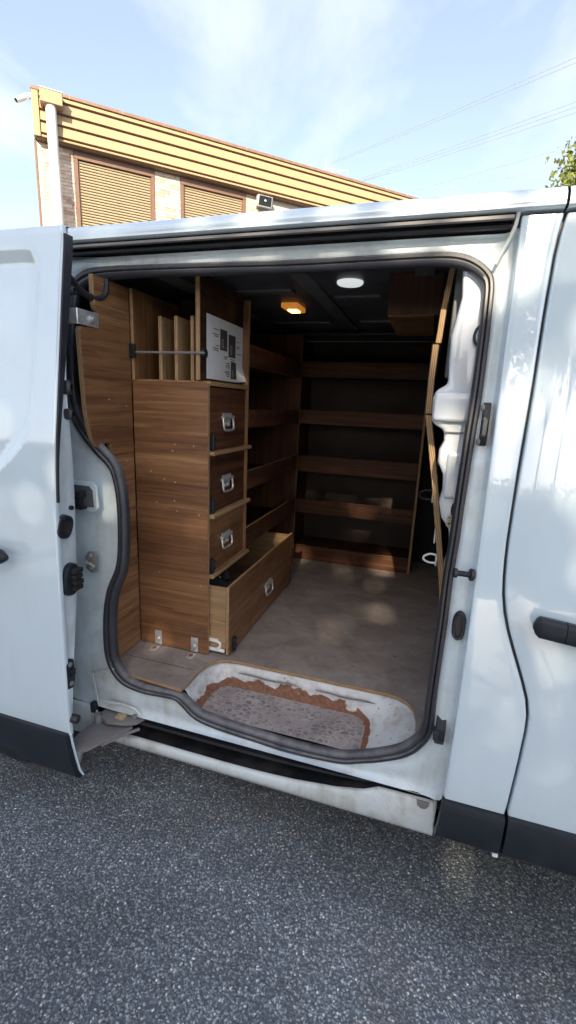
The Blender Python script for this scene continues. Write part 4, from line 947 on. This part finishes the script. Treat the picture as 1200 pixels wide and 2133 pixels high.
# roller shutters in brown frames
SL = MB().prism([(0.062, 0.0), (0.036, 0.005), (0.032, 0.018), (0.036, 0.036), (0.058, 0.043), (0.064, 0.043), (0.064, 0.0)], 0, 0, 1)
sme = bpy.data.meshes.new('slat'); sme.from_pydata(SL.v, [], SL.f); sme.materials.append(MAT['shutter'])
for u0, u1 in ((0.655, 2.225), (2.785, 4.305)):
    fr = MB().box(u0, u0 + 0.07, -0.02, 0.095, 3.1, 6.12).box(u1 - 0.07, u1, -0.02, 0.095, 3.1, 6.12).box(u0, u1, -0.024, 0.095, 6.12, 6.259)
    fr.box(u0 + 0.07, u0 + 0.10, 0.012, 0.09, 3.1, 6.11).box(u1 - 0.10, u1 - 0.07, 0.012, 0.09, 3.1, 6.11).box(u0, u1, -0.015, 0.095, 3.0, 3.1)
    fo = lb(fr, 'window_shutter', MAT['frame_brown'], 0.004)
    for k_ in range(57):
        s_ = bpy.data.objects.new('slat', sme); COL.objects.link(s_); s_.parent = fo
        s_.location = (u0 + 0.098, -0.016, 6.07 - 0.052 * k_); s_.scale = (u1 - u0 - 0.196, 1, 1)
    lb(MB().box(u0 + 0.05, u1 - 0.05, 0.07, 0.094, 3.1, 6.13), 'shutter_backing', MAT['frame_brown'], par=fo)
# hopper and downpipe
hp = lb(MB().box(0.125, 0.505, -0.40, -0.19, 6.775, 6.985), 'hopper', MAT['fascia'], 0.006)
dp = lb(MB().cyl((0.30, -0.285, 5.80), (0.30, -0.285, 6.775), 0.092, 24).cyl((0.30, -0.285, 0.0), (0.30, -0.285, 5.80), 0.101, 24), 'downpipe', MAT['pipe'])
lb(MB().box(0.12, 0.515, -0.41, -0.18, 6.985, 7.0), 'hopper_rim', MAT['pipe'], 0.004, par=hp)
# security camera on the corner
def at_b(u, out_, z): return BO + BDIR * u + BN * out_ + Vector((0, 0, z))
sc_ = thing('security_camera', 'white bullet security camera at the corner of the roof edge', 'camera', tuple(at_b(-0.04, 0.05, 6.96)), None, ang)
def lpart(mb, name, mat, par, bevel=0.0):
    o = mb.build(name, mat, None, bevel, 2, 40); o.parent = par; return o
lpart(MB().cyl((0.02, 0, 0.0), (-0.03, 0, 0.0), 0.05, 16), 'base', MAT['white_plastic'], sc_, 0.006)
lpart(MB().tube([(-0.03, 0, 0), (-0.09, -0.01, 0.0), (-0.12, -0.02, -0.04)], 0.022, 8), 'bracket', MAT['white_plastic'], sc_)
cbo = lpart(MB().cyl((-0.09, 0.02, -0.03), (-0.235, -0.08, -0.165), 0.045, 18), 'housing', MAT['white_plastic'], sc_, 0.008)
lpart(MB().cyl((-0.233, -0.079, -0.163), (-0.238, -0.083, -0.169), 0.034, 16), 'lens', MAT['glass'], cbo)
# floodlight under the fascia
fl_ = thing('floodlight', 'grey floodlight mounted on the brick pier under the fascia', 'floodlight', tuple(at_b(4.73, 0.0, 6.12)), None, ang)
fh = lpart(MB().prism([(-0.16, -0.12), (-0.22, 0.10), (-0.05, 0.14), (-0.04, -0.10)], 0, -0.19, 0.17), 'housing', plain('alu_grey', (0.45, 0.46, 0.46), 0.4, 0.3), fl_, 0.01)
lpart(MB().prism([(-0.171, -0.098), (-0.2255, 0.085), (-0.224, 0.086), (-0.168, -0.098)], 0, -0.165, 0.145), 'lens', MAT['glass'], fh)
lpart(MB().box(-0.02, 0.02, -0.08, 0.0, -0.05, 0.05), 'bracket', MAT['dullsteel'], fl_)
lpart(MB().disc_lathe((-0.01, -0.205, 0.0), (0, -1, -0.3), [(0.022, 0), (0.018, 0.012), (0, 0.014)], 12), 'lamp', MAT['white_plastic'], fh)

# ------------------------------------------------------------------ pylons and power lines
MAT['galv'] = plain('galvanised_lattice', (0.50, 0.52, 0.54), 0.6, 0.2, 0.1, 1)
MAT['cable'] = plain('conductor', (0.30, 0.34, 0.40), 0.6, 0.0, 0.1, 1)
def pylon(name, label, x, y, h, arms):
    p = thing(name, label, 'pylon', (x, y, 0), 'pylons behind the building')
    mb = MB(); w0, w1 = 4.2, 0.7
    lv = [h * t for t in (0, .14, .27, .39, .5, .6, .69, .77, .84, .90, .95)]
    def wd(z): return lerp(w0, w1, min(1, z / (h * 0.8))) if z < h * .95 else 0.3
    cn_ = [(-1, -1), (1, -1), (1, 1), (-1, 1)]
    for i in range(len(lv) - 1):
        a, b_ = lv[i], lv[i + 1]
        for q in range(4):
            c0, c1 = cn_[q], cn_[(q + 1) % 4]
            mb.tube([(c0[0] * wd(a), c0[1] * wd(a), a), (c0[0] * wd(b_), c0[1] * wd(b_), b_)], 0.14, 4)
            mb.tube([(c0[0] * wd(a), c0[1] * wd(a), a), (c1[0] * wd(b_), c1[1] * wd(b_), b_)], 0.07, 4)
            mb.tube([(c1[0] * wd(a), c1[1] * wd(a), a), (c0[0] * wd(b_), c0[1] * wd(b_), b_)], 0.07, 4)
    for q in range(4): mb.tube([(cn_[q][0] * wd(lv[-1]), cn_[q][1] * wd(lv[-1]), lv[-1]), (0, 0, h)], 0.10, 4)
    o = mb.build('tower', MAT['galv'], None, smooth=0); o.parent = p
    for z, half in arms:
        am = MB()
        for s_ in (-1, 1):
            for dz in (0, 1.1): am.tube([(0, 0, z + dz), (s_ * half, 0, z)], 0.09, 4)
            for t in (.3, .55, .8): am.tube([(s_ * half * t, 0, z), (s_ * half * t, 0, z + 1.1 * (1 - t))], 0.06, 4)
            am.cyl((s_ * half, 0, z), (s_ * half, 0, z - 1.3), 0.12, 6)
        o = am.build('cross_arm', MAT['galv'], None, smooth=0); o.parent = p
def dirpt(d, slope, dist): return (d[0] * dist, d[1] * dist - 1.15, 1.51 + slope * dist)
P1 = dirpt((-0.247, 0.969), 0.459, 150); P2 = dirpt((-0.132, 0.991), 0.41, 190)
pylon('pylon', 'lattice pylon top rising highest behind the roof edge', P1[0], P1[1], P1[2], ((P1[2] - 3.6, 6.5), (P1[2] - 7.5, 5)))
pylon('pylon', 'smaller lattice pylon tip behind the low end of the roof', P2[0], P2[1], P2[2], ((P2[2] - 4.0, 6), (P2[2] - 8.5, 5)))
LN = [((-0.238, 0.971), .452, 150, (0.155, 0.988), .577, 95, 'uppermost of the overhead power cables, upper one of its pair'),
      ((-0.238, 0.971), .4495, 150, (0.157, 0.988), .570, 95, 'lower cable of the uppermost pair of power cables'),
      ((-0.191, 0.982), .423, 150, (0.169, 0.986), .514, 100, 'top cable of the middle bundle of three power cables'),
      ((-0.189, 0.982), .4205, 150, (0.170, 0.985), .506, 100, 'centre cable of the middle bundle of three power cables'),
      ((-0.186, 0.982), .418, 150, (0.171, 0.985), .498, 100, 'bottom cable of the middle bundle of three power cables'),
      ((-0.108, 0.994), .397, 190, (0.153, 0.988), .445, 150, 'upper of the two lowest power cables near the tree'),
      ((-0.120, 0.993), .388, 190, (0.149, 0.989), .419, 150, 'lowest power cable, meeting the leaves of the tree')]
for a, sa, da, b_, sb_, db, lab in LN:
    A = Vector(dirpt(a, sa, da)); Bv = Vector(dirpt(b_, sb_, db)); E_ = A + (Bv - A) * 1.9
    pts = []
    for i in range(25):
        t = i / 24 * 1.9; q = A + (Bv - A) * t; q.z -= 1.0 * math.sin(math.pi * min(1, t / 1.9)) * 0.6; pts.append(q)
    o = MB().tube(pts, 0.05, 5).build('power_cable', MAT['cable'], None)
    tag(o, lab, 'power cable', 'overhead power cables')

# ------------------------------------------------------------------ trees
def leafmat(name, a, b_):
    m, n, b = nt(name); oi = N(n, 'ShaderNodeTexCoord')
    f = noise(n, oi.outputs['Object'], 3.5, 4)
    c = ramp(n, f, (0.3, a), (0.7, b_)); n.links.new(c, b.inputs['Base Color']); b.inputs['Roughness'].default_value = 0.5
    tr = N(n, 'ShaderNodeBsdfTranslucent'); n.links.new(c, tr.inputs[0])
    mx = N(n, 'ShaderNodeMixShader'); mx.inputs[0].default_value = 0.3
    n.links.new(b.outputs[0], mx.inputs[1]); n.links.new(tr.outputs[0], mx.inputs[2])
    n.links.new(mx.outputs[0], n.nodes['Material Output'].inputs[0])
    return m
LEAF = leafmat('leaf', (0.07, 0.11, 0.02), (0.17, 0.215, 0.04))
BARK = plain('bark', (0.13, 0.10, 0.075), 0.9, 0, 0.4, 14, 0, 0.6)
LEAF2 = leafmat('sunny_leaf', (0.13, 0.17, 0.035), (0.25, 0.28, 0.065))  # lighter copy of the leaf greens, sunlit brightness put into the colour
def tree(name, label, base, trunk_h, blobs, nleaf, size, seed, group, lm=LEAF):
    r = random.Random(seed); t = thing(name, label, 'tree', base, group)
    top = Vector((0, 0, trunk_h)); mb = MB()
    mb.tube([(0, 0, 0), (0.03, 0.02, trunk_h * .5), (0, 0, trunk_h)], [0.22, 0.16, 0.12], 10)
    for c, rad in blobs:
        c = Vector(c); mid = top.lerp(c, 0.5) + Vector((r.uniform(-.2, .2), r.uniform(-.2, .2), 0.25))
        mb.tube(catmull([tuple(top - Vector((0, 0, .3))), tuple(mid), tuple(c)], 4, False), [0.09 - 0.008 * k_ for k_ in range(9)], 6)
        for _ in range(6):
            d = Vector((r.gauss(0, 1), r.gauss(0, 1), r.gauss(0, .8))).normalized()
            mb.tube([c - d * 0.1, c + Vector((d.x * rad[0], d.y * rad[1], d.z * rad[2])) * 0.75], [0.03, 0.008], 4)
    o = mb.build('trunk', BARK, None); o.parent = t
    vs, fs = [], []
    vol = sum(a[0] * a[1] * a[2] for _, a in blobs)
    for c, rad in blobs:
        k_ = int(nleaf * rad[0] * rad[1] * rad[2] / vol); nc = max(38, k_ // 26)
        for _ in range(nc):
            d = Vector((r.gauss(0, 1), r.gauss(0, 1), r.gauss(0, 1))).normalized() * (r.random() ** 0.45)
            cc = Vector(c) + Vector((d.x * rad[0], d.y * rad[1], d.z * rad[2]))
            for _ in range(26):
                p = cc + Vector((r.gauss(0, .17), r.gauss(0, .17), r.gauss(0, .15) - 0.04))
                s_ = size * r.uniform(.6, 1.25)
                u = Vector((r.gauss(0, 1), r.gauss(0, 1), r.gauss(0, 1))).normalized(); w = u.orthogonal().normalized()
                w = (w * math.cos(6.28 * r.random()) + u.cross(w) * math.sin(6.28 * r.random())).normalized(); 
                k0 = len(vs); vs += [p - u * s_ * .5, p + w * s_ * .32, p + u * s_ * .5, p - w * s_ * .32]; fs.append((k0, k0 + 1, k0 + 2, k0 + 3))
    me = bpy.data.meshes.new('crown'); me.from_pydata([tuple(v) for v in vs], [], fs); me.materials.append(lm)
    o = bpy.data.objects.new('crown', me); COL.objects.link(o); o.parent = t
    return t
tree('tree', 'leafy sunlit tree whose branch tips hang in at the right edge', (3.80, 9.4, 0), 3.6,
     [((0, 0, 5.6), (1.5, 1.5, 1.5)), ((-1.1, -0.2, 4.5), (1.0, 0.9, .8)), ((1.2, 0.3, 7.0), (1.1, 1.3, 1.1)), ((-1.62, -.2, 5.95), (0.42, .4, .40)), ((-1.75, -.1, 5.45), (0.42, .4, .36)), ((-1.3, -.1, 5.2), (0.6, .5, .5)), ((1.2, 0, 5), (1.2, 1.2, 1.0))], 13000, 0.10, 3, None, LEAF2)
# shade trees across the yard, behind the viewer
for i, (x, y, hgt) in enumerate(((-3.0, -9.6, 1.0), (-0.55, -10.4, 1.06), (2.2, -9.8, 1.0), (4.8, -10.2, 1.05), (-5.7, -10.0, 1.02))):
    tree('tree', ['first', 'second', 'third', 'fourth', 'farthest'][i] + ' of the shade trees standing behind the viewer', (x, y, 0), 4.0,
         [((0, 0, 6.6 * hgt), (2.0, 1.6, 1.8)), ((-1.0, 0.2, 5.7), (1.3, 1.2, 1.1)), ((1.1, -0.2, 5.8), (1.3, 1.2, 1.1)), ((0.1, 0, 8.3 * hgt), (1.8, 1.4, 1.2))], (15000, 16000, 4600, 3000, 15000)[i], 0.19, 40 + i, 'shade trees across the yard')

# clipped hedge closing the yard behind the viewer
hg = thing('hedge', 'tall clipped hedge closing the yard behind the shade trees', 'hedge', (0, -13.5, 0))
hr = random.Random(5); vs, fs = [], []
for _ in range(26000):
    p = Vector((hr.uniform(-26, 26), hr.choice((-0.75, -0.7, 0.7, 0.75)) + hr.gauss(0, .12), hr.uniform(0.05, 2.9))) if hr.random() < .8 else Vector((hr.uniform(-26, 26), hr.uniform(-.8, .8), 2.85 + hr.gauss(0, .12)))
    s_ = hr.uniform(.10, .24); u = Vector((hr.gauss(0, 1), hr.gauss(0, 1), hr.gauss(0, 1))).normalized(); w = u.orthogonal().normalized()
    k0 = len(vs); vs += [p - u * s_ * .5, p + w * s_ * .35, p + u * s_ * .5, p - w * s_ * .35]; fs.append((k0, k0 + 1, k0 + 2, k0 + 3))
me = bpy.data.meshes.new('foliage'); me.from_pydata([tuple(v) for v in vs], [], fs); me.materials.append(LEAF)
o = bpy.data.objects.new('foliage', me); COL.objects.link(o); o.parent = hg
o = MB().box(-26, 26, -0.6, 0.6, 0, 2.7).build('twigs', plain('hedge_inside', (0.03, 0.035, 0.015), 0.9), None, 0.1); o.parent = hg
